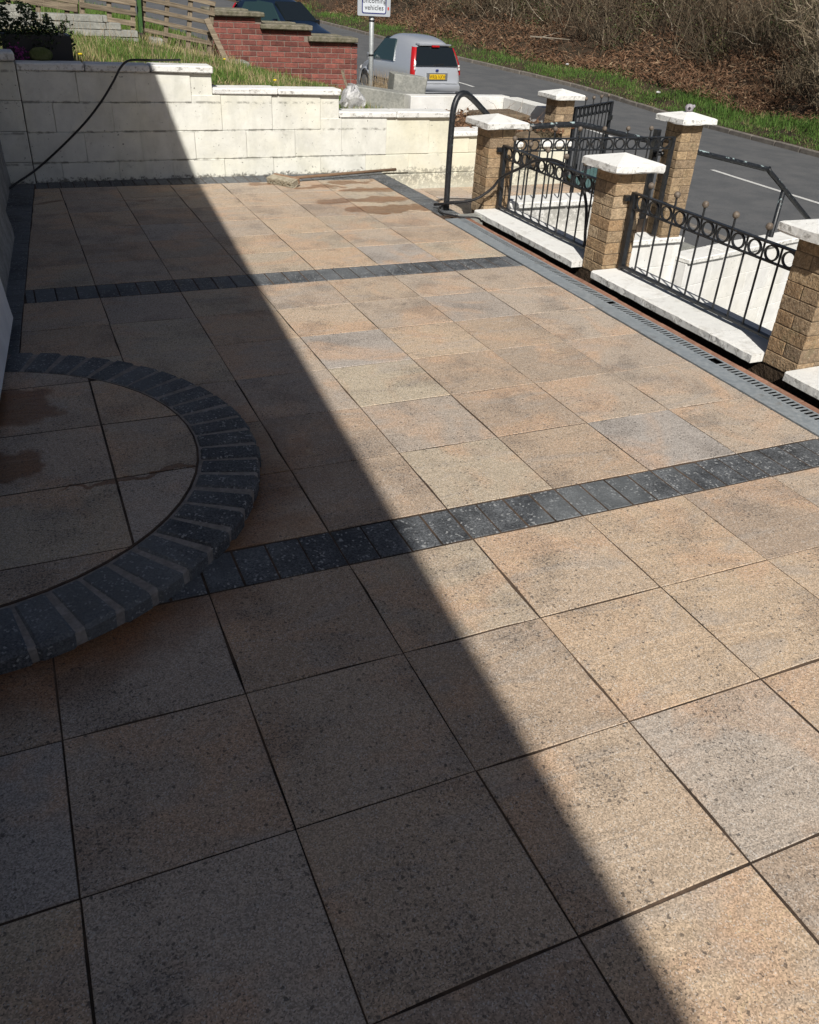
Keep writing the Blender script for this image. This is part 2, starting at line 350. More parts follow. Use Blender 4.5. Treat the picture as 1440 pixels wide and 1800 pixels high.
def cbox(x0, x1, y0, y1, z0, z1, c=.006, j=0.0):
    """box with chamfered edges (44 triangles); j jitters the corners"""
    X, Y, Z = (x0, x1), (y0, y1), (z0, z1); v = []; idx = {}
    for k in (0, 1):
        for jj in (0, 1):
            for i in (0, 1):
                sx, sy, sz = (1 - 2 * i), (1 - 2 * jj), (1 - 2 * k)
                d = [R.uniform(-j, j) for _ in range(3)] if j else (0, 0, 0)
                P = (X[i] + d[0], Y[jj] + d[1], Z[k] + d[2])
                for a in range(3):
                    q = [P[0] + sx * c, P[1] + sy * c, P[2] + sz * c]; q[a] = P[a]
                    idx[(i, jj, k, a)] = len(v); v.append(tuple(q))
    f = []
    I = lambda i, jj, k, a: idx[(i, jj, k, a)]
    f += [(I(0, 0, 0, 2), I(0, 1, 0, 2), I(1, 1, 0, 2), I(1, 0, 0, 2)), (I(0, 0, 1, 2), I(1, 0, 1, 2), I(1, 1, 1, 2), I(0, 1, 1, 2))]
    f += [(I(0, 0, 0, 1), I(1, 0, 0, 1), I(1, 0, 1, 1), I(0, 0, 1, 1)), (I(0, 1, 0, 1), I(0, 1, 1, 1), I(1, 1, 1, 1), I(1, 1, 0, 1))]
    f += [(I(0, 0, 0, 0), I(0, 0, 1, 0), I(0, 1, 1, 0), I(0, 1, 0, 0)), (I(1, 0, 0, 0), I(1, 1, 0, 0), I(1, 1, 1, 0), I(1, 0, 1, 0))]
    for a, b, cc in ((0, 1, 2), (0, 2, 1), (1, 2, 0)):      # edge chamfers along axis cc between faces a and b
        for s in (0, 1):
            for t in (0, 1):
                def K(u, axis):
                    k = [0, 0, 0]; k[a] = s; k[b] = t; k[cc] = u; return idx[(k[0], k[1], k[2], axis)]
                f.append((K(0, a), K(1, a), K(1, b), K(0, b)))
    for i in (0, 1):
        for jj in (0, 1):
            for k in (0, 1): f.append((I(i, jj, k, 0), I(i, jj, k, 1), I(i, jj, k, 2)))
    return v, f
def inset(poly, d):
    n = len(poly); out = []
    for i in range(n):
        p0, p1, p2 = Vector(poly[i - 1]), Vector(poly[i]), Vector(poly[(i + 1) % n])
        e1 = (p1 - p0); e2 = (p2 - p1)
        if e1.length < 1e-6 or e2.length < 1e-6: out.append(p1.copy()); continue
        n1 = Vector((-e1.y, e1.x)).normalized(); n2 = Vector((-e2.y, e2.x)).normalized()
        k = n1 + n2; q = max(.35, 1 + n1.dot(n2)); out.append(p1 + k * (d / q))
    return out
def prism(poly, z0, z1, bev=.004, zs=None):
    """convex ccw polygon -> slab with eased arris"""
    a = [Vector(p) for p in poly]; b = inset(a, bev); n = len(a)
    v = [(p.x, p.y, z0) for p in a] + [(p.x, p.y, z1 - bev) for p in a] + [(p.x, p.y, z1) for p in b]
    f = [tuple(range(n - 1, -1, -1)), tuple(range(2 * n, 3 * n))]
    for i in range(n):
        j = (i + 1) % n; f += [(i, j, n + j, n + i), (n + i, n + j, 2 * n + j, 2 * n + i)]
    return v, f
def clip(poly, a, b):
    """keep the part of a convex ccw polygon on the left of a->b"""
    out = []; ax, ay = a; bx, by = b
    s = lambda p: (bx - ax) * (p[1] - ay) - (by - ay) * (p[0] - ax)
    for i in range(len(poly)):
        p, q = poly[i], poly[(i + 1) % len(poly)]; sp, sq = s(p), s(q)
        if sp >= 0: out.append(p)
        if (sp >= 0) != (sq >= 0):
            t = sp / (sp - sq); out.append((p[0] + t * (q[0] - p[0]), p[1] + t * (q[1] - p[1])))
    return out
def tube(pts, r, n=8, cap=True, r1=None):
    pts = [Vector(p) for p in pts]; v, f = [], []; m = len(pts); up = None
    for i, p in enumerate(pts):
        t = (pts[min(i + 1, m - 1)] - pts[max(i - 1, 0)]).normalized()
        if up is None: up = Vector((0, 0, 1)) if abs(t.z) < .9 else Vector((1, 0, 0))
        a = t.cross(up).normalized(); b = a.cross(t).normalized(); up = b
        rr = r if r1 is None else r + (r1 - r) * i / (m - 1)
        for k in range(n):
            th = 2 * math.pi * k / n; v.append(p + (a * math.cos(th) + b * math.sin(th)) * rr)
        if i:
            o = (i - 1) * n
            for k in range(n): f.append((o + k, o + (k + 1) % n, o + n + (k + 1) % n, o + n + k))
    if cap: f += [tuple(range(n - 1, -1, -1)), tuple(range((m - 1) * n, m * n))]
    return v, f
def smooth_path(P, k=6):
    P = [Vector(p) for p in P]; out = []
    for i in range(len(P) - 1):
        p0, p1, p2, p3 = P[max(i - 1, 0)], P[i], P[i + 1], P[min(i + 2, len(P) - 1)]
        for j in range(k):
            t = j / k; out.append(.5 * ((2 * p1) + (p2 - p0) * t + (2 * p0 - 5 * p1 + 4 * p2 - p3) * t * t + (3 * p1 - p0 - 3 * p2 + p3) * t ** 3))
    return out + [P[-1]]
def sphere(c, r, nu=12, nv=8, sq=(1, 1, 1)):
    v = [(c[0], c[1], c[2] - r * sq[2])]; f = []
    for i in range(1, nv):
        ph = -math.pi / 2 + math.pi * i / nv
        for k in range(nu):
            th = 2 * math.pi * k / nu
            v.append((c[0] + r * sq[0] * math.cos(ph) * math.cos(th), c[1] + r * sq[1] * math.cos(ph) * math.sin(th), c[2] + r * sq[2] * math.sin(ph)))
    v.append((c[0], c[1], c[2] + r * sq[2])); L = len(v) - 1
    for k in range(nu):
        f.append((0, 1 + (k + 1) % nu, 1 + k)); f.append((L, L - nu + k, L - nu + (k + 1) % nu))
        for i in range(nv - 2):
            a = 1 + i * nu; f.append((a + k, a + (k + 1) % nu, a + nu + (k + 1) % nu, a + nu + k))
    return v, f
def bar(a, b, wx, wy=None, up=(0, 0, 1)):
    """rectangular bar from a to b"""
    a, b = Vector(a), Vector(b); wy = wx if wy is None else wy; t = (b - a).normalized()
    u = Vector(up) if abs(t.dot(Vector(up))) < .95 else Vector((1, 0, 0))
    s = t.cross(u).normalized(); q = s.cross(t).normalized(); v = []
    for p in (a, b):
        for i, k in ((-1, -1), (1, -1), (1, 1), (-1, 1)): v.append(p + s * (i * wx / 2) + q * (k * wy / 2))
    return v, [(3, 2, 1, 0), (4, 5, 6, 7), (0, 1, 5, 4), (1, 2, 6, 5), (2, 3, 7, 6), (3, 0, 4, 7)]
def nz(x, y, s=1.0, k=0.0): return mnoise.noise(Vector((x * s + k, y * s - k, k * .37)))

# ================================================================== LARGE STRUCTURE
# ---- ground sheet, road, kerbs, bank
def road_h(y): return -1.3 + (0.0 if y < 18 else .04 * (y - 18) - (.0 if y > 24 else .04 * (y - 18) * (24 - y) / 12))
RC = [(-80, 12.2), (-20, 12.6), (0, 12.95), (10, 13.15), (16, 13.75), (22, 14.3), (26, 14.0), (31, 12.7), (40, 12.1), (55, 10.0), (75, 5.5), (110, -6)]
def lerp(T, y):
    if y <= T[0][0]: return T[0][1]
    for (a, p), (b, q) in zip(T, T[1:]):
        if y <= b: return p + (q - p) * (y - a) / (b - a)
    return T[-1][1]
def road_c(y): return sum(lerp(RC, y + d) for d in (-3, -1.5, 0, 1.5, 3)) / 5
HW = 3.85
YS = [-80, -60, -45, -30, -20, -12, -6] + [i * 1.0 for i in range(-4, 46)] + [48, 52, 56, 60, 66, 72, 80, 95, 110]
def strip(x0f, x1f, zf, nx=1, ys=YS):
    v, f = [], []
    for y in ys:
        for i in range(nx + 1):
            x = x0f(y) + (x1f(y) - x0f(y)) * i / nx; v.append((x, y, zf(x, y, i / nx)))
    for j in range(len(ys) - 1):
        for i in range(nx):
            a = j * (nx + 1) + i; f.append((a, a + 1, a + nx + 2, a + nx + 1))
    return v, f
g_ = [(-600, -600, -3.0), (600, -600, -3.0), (600, 600, -3.0), (-600, 600, -3.0)]
tag(obj('ground', (g_, [(0, 1, 2, 3)]), M['soil'], origin=V(0, 0, -3.0)), 'brown earth stretching away beneath the street and gardens', 'ground', kind='structure')
tag(obj('road', strip(lambda y: road_c(y) - HW, lambda y: road_c(y) + HW, lambda x, y, t: road_h(y) + .04 * (1 - (2 * t - 1) ** 2), 6), M['asphalt'], smooth=True),
    'grey asphalt road running past the gardens and bank', 'road', kind='structure')
for (ya, yb) in ((-16.2, -12.2), (-8, -4), (0.2, 4.2), (7.9, 11.95), (15.6, 19.6), (24, 28)):
    n = 8; ys = [ya + (yb - ya) * i / n for i in range(n + 1)]
    o = obj('lane_marking', strip(lambda y: road_c(y) - .22 - .055, lambda y: road_c(y) - .22 + .055, lambda x, y, t: road_h(y) + .0445, 1, ys), M['roadpaint'])
    tag(o, kind='structure')
pv = obj('pavement', strip(lambda y: 8.4 if y < 6.9 else 6.3 if y < 20 else road_c(y) - HW - 4, lambda y: road_c(y) - HW - .12, lambda x, y, t: road_h(y) + .10, 3), M['asphalt'])
tag(pv, 'asphalt footway beside the front walls', 'pavement', kind='structure')
def kerb(name, off, lab, y0, y1):
    t = tag(obj(name, strip(lambda y: road_c(y) + off - .055, lambda y: road_c(y) + off + .055, lambda x, y, t: road_h(y) - .02, 1), M['joint']), lab, 'kerb', kind='structure')
    y = y0
    while y < y1:
        L = .905; c0, c1 = road_c(y), road_c(y + L); m = V((c0 + c1) / 2 + off, y + L / 2, road_h(y + L / 2)); a = math.atan2(c1 - c0, L)
        d = cbox(-.06, .06, -L / 2 + .004, L / 2 - .004, -.12, .115 + R.uniform(-.006, .006), .018)
        sl = math.atan2(road_h(y + L) - road_h(y), L)
        d = xform(d, Matrix.Translation(m) @ Matrix.Rotation(-a, 4, 'Z') @ Matrix.Rotation(sl, 4, 'X'))
        obj('kerb_stone', d, M['kerb'], t); y += L
kerb('far_kerb', HW + .06, 'row of grey kerb stones along the grass verge', 2, 47)
kerb('near_kerb', -HW - .06, 'row of grey kerb stones beside the footway', -4, 22)
def bank_z(y, d):         # d metres past the far kerb
    h = road_h(y) + .10
    if d < 1.3: h += .34 * d / 1.3
    else: h += .34 + (d - 1.3) * (.50 if d < 9 else 0) + (7.7 * .5 if d >= 9 else 0)
    return h + .16 * min(d, 3) * nz(y * .35, d * .5, 1.0, 3.3) + .05 * nz(y * 1.7, d * 2, 1, 8)
DS = [0, .3, .65, 1.0, 1.3, 1.7, 2.2, 2.8, 3.5, 4.3, 5.2, 6.2, 7.5, 9, 14, 30, 90]
v, f = [], []
YB = [-80, -60, -45, -30, -20, -12, -6] + [i * .8 for i in range(-5, 66)] + [54, 58, 63, 70, 80, 95, 110]
for y in YB:
    for d in DS: v.append((road_c(y) + HW + .115 + d, y, bank_z(y, d)))
nd_ = len(DS)
for j in range(len(YB) - 1):
    for i in range(nd_ - 1):
        a = j * nd_ + i; f.append((a, a + 1, a + nd_ + 1, a + nd_))
tag(obj('bank', (v, f), M['leaflitter'], smooth=True), 'brown leaf-littered bank rising beyond the road', 'bank', kind='structure')

# ---- terrace mass under the patio
def wallx(y): return 3.65 + .015 * y              # house-side face of the front dwarf wall
def drx(y): return 3.205 + .018 * y               # left edge of the drain
def inner(y): return 0.0 + .069 * (y - 2.15)      # inner edge of the left border
def byf(x): return 6.118 + .028 * (x - .28)       # face of the back wall
def housex(y): return -.010 + .0826 * (y - 2.4)
patio = obj('patio', join(box(-1.6, 3.19, -6, 6.22, -2.95, -.0026), box(3.19, 3.47, 4.30, 6.22, -2.95, -.0026)), M['joint'], origin=V(0, 0, -.0065))
tag(patio, 'patio of buff riven slabs with charcoal block bands', 'patio', kind='structure')
PX, PY = .455, .4496
def slab(poly, z, mat, parent, thick=.035, gap=.0023, jit=True):
    area = 0
    for i in range(len(poly)):
        a, b = poly[i - 1], poly[i]; area += a[0] * b[1] - b[0] * a[1]
    if abs(area) / 2 < .0015 or len(poly) < 3: return
    poly = [tuple(p) for p in inset(poly, gap + (R.uniform(-.0012, .0012) if jit else 0))]
    if jit:
        q = []
        for i in range(len(poly)):
            a, b = Vector(poly[i]), Vector(poly[(i + 1) % len(poly)]); n_ = Vector((-(b - a).y, (b - a).x)).normalized(); q.append(tuple(a))
            if (b - a).length > .3:
                for t in (.33, .67): q.append(tuple(a + (b - a) * (t + R.uniform(-.08, .08)) + n_ * (R.uniform(-.0002, .0014) if R.random() < .8 else R.uniform(.0015, .0045))))
        poly = q
    if jit:
        cx = sum(p[0] for p in poly) / len(poly); cy = sum(p[1] for p in poly) / len(poly); a = R.uniform(-.0022, .0022)
        poly = [(cx + (p[0] - cx) - a * (p[1] - cy) + 0, cy + (p[1] - cy) + a * (p[0] - cx)) for p in poly]
    d = prism(poly, z - thick, z + (R.uniform(-.0005, .0010) if jit else 0), .0015)
    tl = (R.uniform(-.0014, .0014), R.uniform(-.0014, .0014)) if jit else (0, 0)
    cx = poly[0][0]; cy = poly[0][1]
    d = ([(q[0], q[1], q[2] + (q[0] - cx) * tl[0] + (q[1] - cy) * tl[1]) for q in d[0]], d[1])
    return obj('slab', d, mat, parent)
BAND1, BAND2, YTOP = (0.0, .206), (2.904, 3.150), 5.87
rows = [(-PY * (r + 1), -PY * r) for r in range(0, 7)] + [(.206 + PY * r, .206 + PY * (r + 1)) for r in range(6)] + [(3.150 + 2.72 / 6 * r, 3.150 + 2.72 / 6 * (r + 1)) for r in range(6)]
SC, SR = (-.29, .947), 1.12
for (y0, y1) in rows:
    for c in range(-2, 8):
        x0, x1 = c * PX, (c + 1) * PX
        if c == 6: x1 = 3.9
        if c == 7: continue
        poly = [(x0, y0), (x1, y0), (x1, y1), (x0, y1)]
        if y0 > 1.5:
            poly = clip(poly, (inner(8), 8), (inner(0), 0))
        if c == 6:
            if (y0 + y1) / 2 > 4.30: poly = clip(poly, (3.30, 0), (3.30, 9))
            else: poly = clip(poly, (drx(-6), -6), (drx(9), 9))
        if len(poly) < 3: continue
        if all(math.hypot(p[0] - SC[0], p[1] - SC[1]) < SR - .04 for p in poly): continue
        if max(p[0] for p in poly) < housex(y0) - .02: continue
        slab(poly, 0.0, M['slab'], patio)
# ---- charcoal block bands and borders
def blk(poly, z=0.0, parent=None): 
    poly = inset(poly, R.uniform(.0022, .0036))
    return obj('paver', prism(poly, z - .05, z + R.uniform(-.0008, .0012), .0035), M['paver'], parent or patio)
def band(y0, y1, xa, xb, pitch=.1138, x_off=0.0):
    x = x_off
    while x < xb:
        a, b = max(x, xa), min(x + pitch, xb)
        if b - a > .02: blk([(a, y0), (b, y0), (b, y1), (a, y1)])
        x += pitch
band(BAND1[0] + .003, BAND1[1] - .003, .30, 3.207, x_off=.0)
band(BAND2[0] + .004, BAND2[1] - .004, inner(3.03) + .004, 3.255, x_off=.0)
y = 1.95
while y < 6.11:
    y1 = min(y + .101, 6.115); x0, x1 = inner(y), inner(y1)
    blk([(x0 - .205, y - .006), (x0, y), (x1, y1), (x1 - .205, y1 - .006)]); y += .101
x = inner(6.0) + .004
while x < 3.30:
    x1 = min(x + .1015, 3.30)
    blk([(x, 5.876), (x1, 5.876), (x1, byf(x1) - .004), (x, byf(x) - .004)]); x += .1015
y = 4.37
while y < 6.19:
    y1 = min(y + .1015, 6.20); blk([(3.304, y), (3.505, y), (3.505, y1), (3.304, y1)], .001); y += .1015
obj('riser', box(3.472, 3.500, 4.37, 6.20, -.22, -.052), M['paver'], patio)
obj('kerb_block', cbox(3.46, 3.655, 4.235, 4.365, -.12, .006, .012, .004), M['concrete'], patio)
# ---- landing beyond the border and the steps down to the street
land = obj('landing', join(box(3.507, 5.72, 4.64, 6.20, -2.95, -.195)), M['joint'], origin=V(4.5, 5.3, -.195)); tag(land, 'lower landing of orange slabs by the gate', 'landing', kind='structure')
for i in range(5):
    for k in range(4):
        x0, y0 = 3.51 + i * .44, 4.65 + k * .385; slab([(x0, y0), (x0 + .44, y0), (x0 + .44, y0 + .385), (x0, y0 + .385)], -.175, M['slab'], land)
st = obj('street_steps', join(*[box(5.72 + .36 * i, 5.72 + .36 * (i + 1) + .0, 4.72, 6.55, -2.95, -.36 - .165 * i) for i in range(5)]), M['concrete'], origin=V(6.5, 5.5, -1.3))
tag(st, 'concrete steps going down from the gate to the footway', 'steps', kind='structure')
lo = obj('lower_yard', ([(3.9, -6, -2.9), (8.4, -6, -2.9), (8.4, 4.75, -2.9), (3.9, 4.75, -2.9)], [(0, 1, 2, 3)]), M['concrete']); tag(lo, 'concrete yard at street level below the dwarf wall', 'yard', kind='structure')

tag(obj('retaining_wall', box(8.4, 8.6, -6, 4.9, -2.95, -1.19), M['white_wall']), 'white painted retaining wall along the footway below the dwarf wall', 'wall')
# ---- the house whose shadow crosses the patio
hs = thing('house', (-3, -1.5, 0), 'white rendered house wall with raised bottom edge at the left edge', 'house')
def hx(y): return housex(y)
YA, YE = -9.0, 2.40
v = []
for z, off in ((.10, -.02), (.10, .010), (.15, .004), (.32, -.012), (4.1, -.012)):
    v += [(hx(YA) + off, YA, z), (hx(YE) + off, YE - .012, z), (hx(YE) + off - .02, YE, z), (-6.2, YE + .4, z), (-6.2, YA, z)]
f = []
for i in range(4):
    for k in range(5): f.append((i * 5 + k, i * 5 + (k + 1) % 5, i * 5 + 5 + (k + 1) % 5, i * 5 + 5 + k))
f += [(4, 3, 2, 1, 0), (20, 21, 22, 23, 24)]
obj('wall', (v, f), M['render'], hs)
obj('plinth', ([(hx(YA) - .045, YA, -.1), (hx(YE) - .045, YE - .03, -.1), (-6.1, YE + .35, -.1), (-6.1, YA, -.1), (hx(YA) - .045, YA, .11), (hx(YE) - .045, YE - .03, .11), (-6.1, YE + .35, .11), (-6.1, YA, .11)],
    [(0, 1, 5, 4), (1, 2, 6, 5), (2, 3, 7, 6), (3, 0, 4, 7), (0, 3, 2, 1), (4, 5, 6, 7)]), M['plinth'], hs)
EH, EYE = 4.2, 2.86
def ex(y): return 1.150 + .0826 * y - .3203 * EH
rf = []
for yy in (YA - .2, EYE):
    e = ex(yy); rf.append([(e, yy, EH), (e, yy, EH - .16), (e - .25, yy, EH - .16), (-3.1, yy + .2, EH + 1.75), (-6.6, yy + .4, EH - .1), (-6.6, yy + .4, EH), (-3.1, yy + .2, EH + 1.95)])
v = rf[0] + rf[1]; n = 7
f = [tuple(range(n - 1, -1, -1)), tuple(range(n, 2 * n))] + [(i, (i + 1) % n, n + (i + 1) % n, n + i) for i in range(n)]
rfo = obj('roof', (v, f), M['rooftile'], hs)
gx = [(ex(yy) + .0, yy, EH - .02) for yy in (YA, EYE)]
gb = obj('gable', ([(hx(2.3) - .05, 2.37, 4.1), (-6.15, 2.78, 4.1), (-3.1, 2.58, 5.9), (hx(2.3) - .05, 2.2, 4.1), (-6.15, 2.6, 4.1), (-3.1, 2.4, 5.9)], [(0, 1, 2), (3, 5, 4), (0, 2, 5, 3), (1, 4, 5, 2)]), M['render'], hs)
lw = thing('side_wall', (-.1, 4.2, 0), 'grey weathered side wall with sloping foot along the left border', 'wall')
def lprof(y0, y1, face, bulge):
    v = []
    for y, xx in ((y0, face(y0)), (y1, face(y1))):
        v += [(xx - .25, y, -.05), (xx + bulge, y, -.05), (xx + bulge, y, .05), (xx - .005, y, .20), (xx - .02, y, 1.02), (xx - .25, y, 1.02)]
    f = [tuple(range(6)), tuple(range(11, 5, -1))] + [(i, i + 6, (i + 1) % 6 + 6, (i + 1) % 6) for i in range(6)]
    return v, f
obj('wall_face', lprof(4.40, 6.12, lambda y: inner(y) - .195, .008), M['grey_render'], lw)
obj('wall_pier', lprof(2.47, 4.34, lambda y: inner(y) - .120, .022), M['grey_render'], lw)

# ---- semicircular doorstep
SZ = .056
ds = thing('doorstep', (SC[0], SC[1], 0), 'semicircular doorstep with charcoal block rim and buff slab centre', 'doorstep')
N = 28; A0 = -math.pi / 2; dA = math.pi / N; RI, RO = .894, 1.12
arc = [(SC[0] + (RO - .007) * math.cos(A0 + dA * i / 2), SC[1] + (RO - .007) * math.sin(A0 + dA * i / 2)) for i in range(2 * N + 1)]
obj('mortar_bed', prism(arc, -.02, SZ - .006, .006), M['mortar'], ds)
for i in range(N):
    a = A0 + dA * (i + .5) + R.uniform(-.004, .004); ca, sa = math.cos(a), math.sin(a); hw = .0482 + R.uniform(-.0015, .001)
    ri, ro = RI + .002 + R.uniform(-.002, .002), RO + R.uniform(-.004, .004)
    d = cbox(ri, ro, -hw, hw, -.012, SZ + R.uniform(-.002, .002), .012, .0018)
    d = ([(q[0], q[1] * (1 + .14 * (q[0] - ri) / (ro - ri)), q[2]) for q in d[0]], d[1])
    obj('paver', xform(d, Matrix.Translation(V(SC[0], SC[1], 0)) @ Matrix.Rotation(a, 4, 'Z')), M['paver3'], ds)
circ = [(SC[0] + (RI - .004) * math.cos(A0 + dA * i), SC[1] + (RI - .004) * math.sin(A0 + dA * i)) for i in range(N + 1)]
obj('joint_bed', prism([(SC[0] + (RI) * math.cos(A0 + dA * i), SC[1] + (RI) * math.sin(A0 + dA * i)) for i in range(N + 1)], -.02, SZ - .0020, .001), M['joint'], ds)
XJ, YJ = .275, .70
for i in (-2, -1, 0):
    for k in range(-3, 4):
        p = [(XJ + i * PX, YJ + k * PY), (XJ + (i + 1) * PX, YJ + k * PY), (XJ + (i + 1) * PX, YJ + (k + 1) * PY), (XJ + i * PX, YJ + (k + 1) * PY)]
        for s in range(N):
            p = clip(p, circ[s], circ[s + 1])
            if len(p) < 3: break
        if len(p) >= 3:
            q = [p[0]]
            for u in p[1:]:
                if math.hypot(u[0] - q[-1][0], u[1] - q[-1][1]) > .006: q.append(u)
            if len(q) > 2 and math.hypot(q[0][0] - q[-1][0], q[0][1] - q[-1][1]) < .006: q.pop()
            slab(q, SZ, M['step_slab'], ds, .03, .0042, False)

# ---- channel drain along the right edge
dr = thing('channel_drain', (3.3, 2, 0), 'galvanised slot drain channel along the patio edge', 'drain')
YD0, YD1 = -1.5, 4.235
def skew(x0, x1, z0, z1, y0=YD0, y1=YD1):
    v = [(drx(yy) + xx, yy, zz) for zz in (z0, z1) for yy in (y0, y1) for xx in (x0, x1)]
    return v, [(0, 2, 3, 1), (4, 5, 7, 6), (0, 1, 5, 4), (2, 6, 7, 3), (0, 4, 6, 2), (1, 3, 7, 5)]
for k in range(6):
    ya = YD0 + (YD1 - YD0) * k / 6 + .002; yb = YD0 + (YD1 - YD0) * (k + 1) / 6 - .002
    obj('cover_plate', join(skew(.006, .116, .001, .0045, ya, yb), skew(.006, .009, -.012, .0005, ya, yb)), M['galv'], dr)
obj('rim', skew(.172, .183, .001, .0042), M['galv'], dr)
tt = []; yy = YD0
while yy < YD1:
    if not (2.02 < yy < 2.045 or 1.05 < yy < 1.09): tt.append(skew(.1155, .1725, .0015, .004, yy, yy + .0125))
    yy += .0300
o = obj('slot_bars', join(*tt), M['galv'], dr); o['kind'] = 'stuff'
obj('channel', join(skew(.002, .180, -.12, -.10), skew(.002, .005, -.12, -.002), skew(.1805, .1825, -.12, -.001)), M['plastic'], dr)
yy = YD0
while yy < YD1 - .05:
    y1 = min(yy + .225, YD1)
    obj('edging_brick', skew(.184, .232 + R.uniform(-.002, .002), -.09, .001 + R.uniform(-.002, .002), yy + .002, y1 - .002), M['edge_brick'], patio); yy += .225
obj('edge_bed', skew(.236, .240, -.7, -.01), M['plinth'], patio); obj('edge_footing', skew(.185, .2355, -.6, -.092), M['joint'], patio)

# ---- dwarf wall with copings at the right
fw = thing('dwarf_wall', (3.8, 2.0, -.6), 'low dark-footed dwarf wall with white coping slabs under the railings', 'wall')
def wskew(x0, x1, y0, y1, z0, z1):
    v = [(wallx(yy) + xx, yy, zz) for zz in (z0, z1) for yy in (y0, y1) for xx in (x0, x1)]
    return v, [(0, 2, 3, 1), (4, 5, 7, 6), (0, 1, 5, 4), (2, 6, 7, 3), (0, 4, 6, 2), (1, 3, 7, 5)]
obj('plinth', wskew(.006, .224, -4, 4.60, -2.95, -.022), M['plinth'], fw)
def coping_slab(y0, y1, x0=-.085, x1=.30, z0=-.018, z1=.030):
    nY = 10; v = []; prof = [(x0, z0), (x0 - .0, z1 - .008), (x0 + .010, z1), (x1 - .01, z1 + .004), (x1, z1 - .006), (x1, z0)]
    for i in range(nY + 1):
        yy = y0 + (y1 - y0) * i / nY
        for px_, pz in prof:
            e = R.uniform(-.0022, .0022) if px_ < x0 + .02 else 0
            v.append((wallx(yy) + px_ + e, yy, pz + (e * .5)))
    n = len(prof); f = [tuple(range(n)), tuple(range((nY + 1) * n - 1, nY * n - 1, -1))]
    for i in range(nY):
        for k in range(n): f.append((i * n + k, (i + 1) * n + k, (i + 1) * n + (k + 1) % n, i * n + (k + 1) % n))
    return v, f
for y0, y1 in ((1.035, 1.36), (1.365, 1.98), (1.985, 2.592), (2.835, 3.62), (3.625, 4.375), (-.3, .795), (-1.5, -.305)):
    obj('coping', coping_slab(y0, y1), M['coping'], fw)
# ---- brick pillars
def brick_mesh(i):
    Rr = random.Random(100 + i); d = cbox(-.1145, .1145, -.0558, .0558, 0, .0705, .003, .0012)
    return mesh('pillar_brick', *d, M['pbrick'])
BM = [brick_mesh(i) for i in range(8)]
def pillar(cx, cy, z0, courses, label, seed=0):
    t = thing('brick_pillar', (cx, cy, z0), label, 'pillar', 'tan brick pillars with white caps')
    zt = z0 + courses * .0752
    obj('mortar_core', box(cx - .1115, cx + .1115, cy - .1115, cy + .1115, z0, zt), M['pmortar'], t)
    for k in range(courses):
        z = z0 + k * .0752 + .0022
        for s in (-1, 1):
            me = R.choice(BM)
            if k % 2: place('brick', me, (cx, cy + s * .0585, z), R.choice((0, math.pi)) + R.uniform(-.01, .01), t)
            else: place('brick', me, (cx + s * .0585, cy, z), math.pi / 2 + R.choice((0, math.pi)) + R.uniform(-.01, .01), t)
    h = .192; n = 6; v = []; ring = []
    def rg(hw, z, j):
        b = len(v)
        for i in range(4):
            for q in range(n):
                tq = q / n; ax, ay = [(-1, -1), (1, -1), (1, 1), (-1, 1)][i]; bx_, by_ = [(1, -1), (1, 1), (-1, 1), (-1, -1)][i]
                e = R.uniform(-j, j)
                v.append((cx + (ax + (bx_ - ax) * tq) * (hw + e), cy + (ay + (by_ - ay) * tq) * (hw + e), z + R.uniform(-j, j) * .8))
        return b
    rs = [rg(h - .004, zt + .002, .004), rg(h, zt + .010, .004), rg(h, zt + .046, .0018), rg(h - .012, zt + .054, .001)]
    v.append((cx, cy, zt + .098)); f = []
    m = 4 * n
    for a, b in zip(rs, rs[1:]):
        for k in range(m): f.append((a + k, a + (k + 1) % m, b + (k + 1) % m, b + k))
    for k in range(m): f.append((rs[-1] + k, rs[-1] + (k + 1) % m, len(v) - 1))
    f.append(tuple(range(m - 1, -1, -1)))
    obj('cap', (v, f), M['coping'], t)
    return t, zt
pillar(wallx(4.49) + .115, 4.495, -.02, 9, 'tan brick pillar with white cap beside the curved black handrail')
pillar(wallx(2.71) + .115, 2.712, -.02, 9, 'tan brick pillar with white cap between the two near railings')
pillar(wallx(.91) + .115, .915, -.02, 9, 'nearest tan brick pillar, cut off by the right edge')
P5 = (5.80, 4.515); P4 = (5.88, 6.73)
pillar(P5[0], P5[1], -.30 - .0752, 14, 'tall tan brick pillar with a small ornament on its white cap')
pillar(P4[0], P4[1], -.36, 13, 'far tan brick pillar with white cap beside the open gate')

# ---- white stair walls beyond the railings
def blockwall(name, p0, p1, z0, ztop, label, mat, thick=.20, cop=True, bh=.225, bl=.45, copmat=None, joint='mortar'):
    p0, p1 = Vector(p0), Vector(p1); L = (p1 - p0).length; t = (p1 - p0).normalized(); n = Vector((t.y, -t.x))     # n points to the viewer side
    a = math.atan2(t.y, t.x); th = thing(name, (p0.x, p0.y, z0), label, 'wall')
    Mx = Matrix.Translation(V(p0.x, p0.y, 0)) @ Matrix.Rotation(a, 4, 'Z')
    obj('core', xform(box(.004, L - .004, .006, thick - .004, z0, ztop), Mx), mat, th)
    k = 0; z = ztop
    while z > z0 + .02:
        zb = max(z - bh, z0); x = -(bl / 2 if k % 2 else 0) - .0
        while x < L:
            x0, x1 = max(x, 0), min(x + bl, L)
            if x1 - x0 > .03: obj('block', xform(cbox(x0 + .0012, x1 - .0012, R.uniform(-.001, .002), .02, zb + .0012, z - .0012, .004), Mx), mat, th)
            x += bl
        z = zb; k += 1
    if cop:
        x = 0.0
        while x < L - .05:
            x1 = min(x + .6, L + .01)
            obj('coping', xform(cbox(x + .002, x1 - .002, -.035, thick + .03, ztop + .002, ztop + .055, .009, .003), Mx), copmat or M['coping'], th); x += .6
    return th
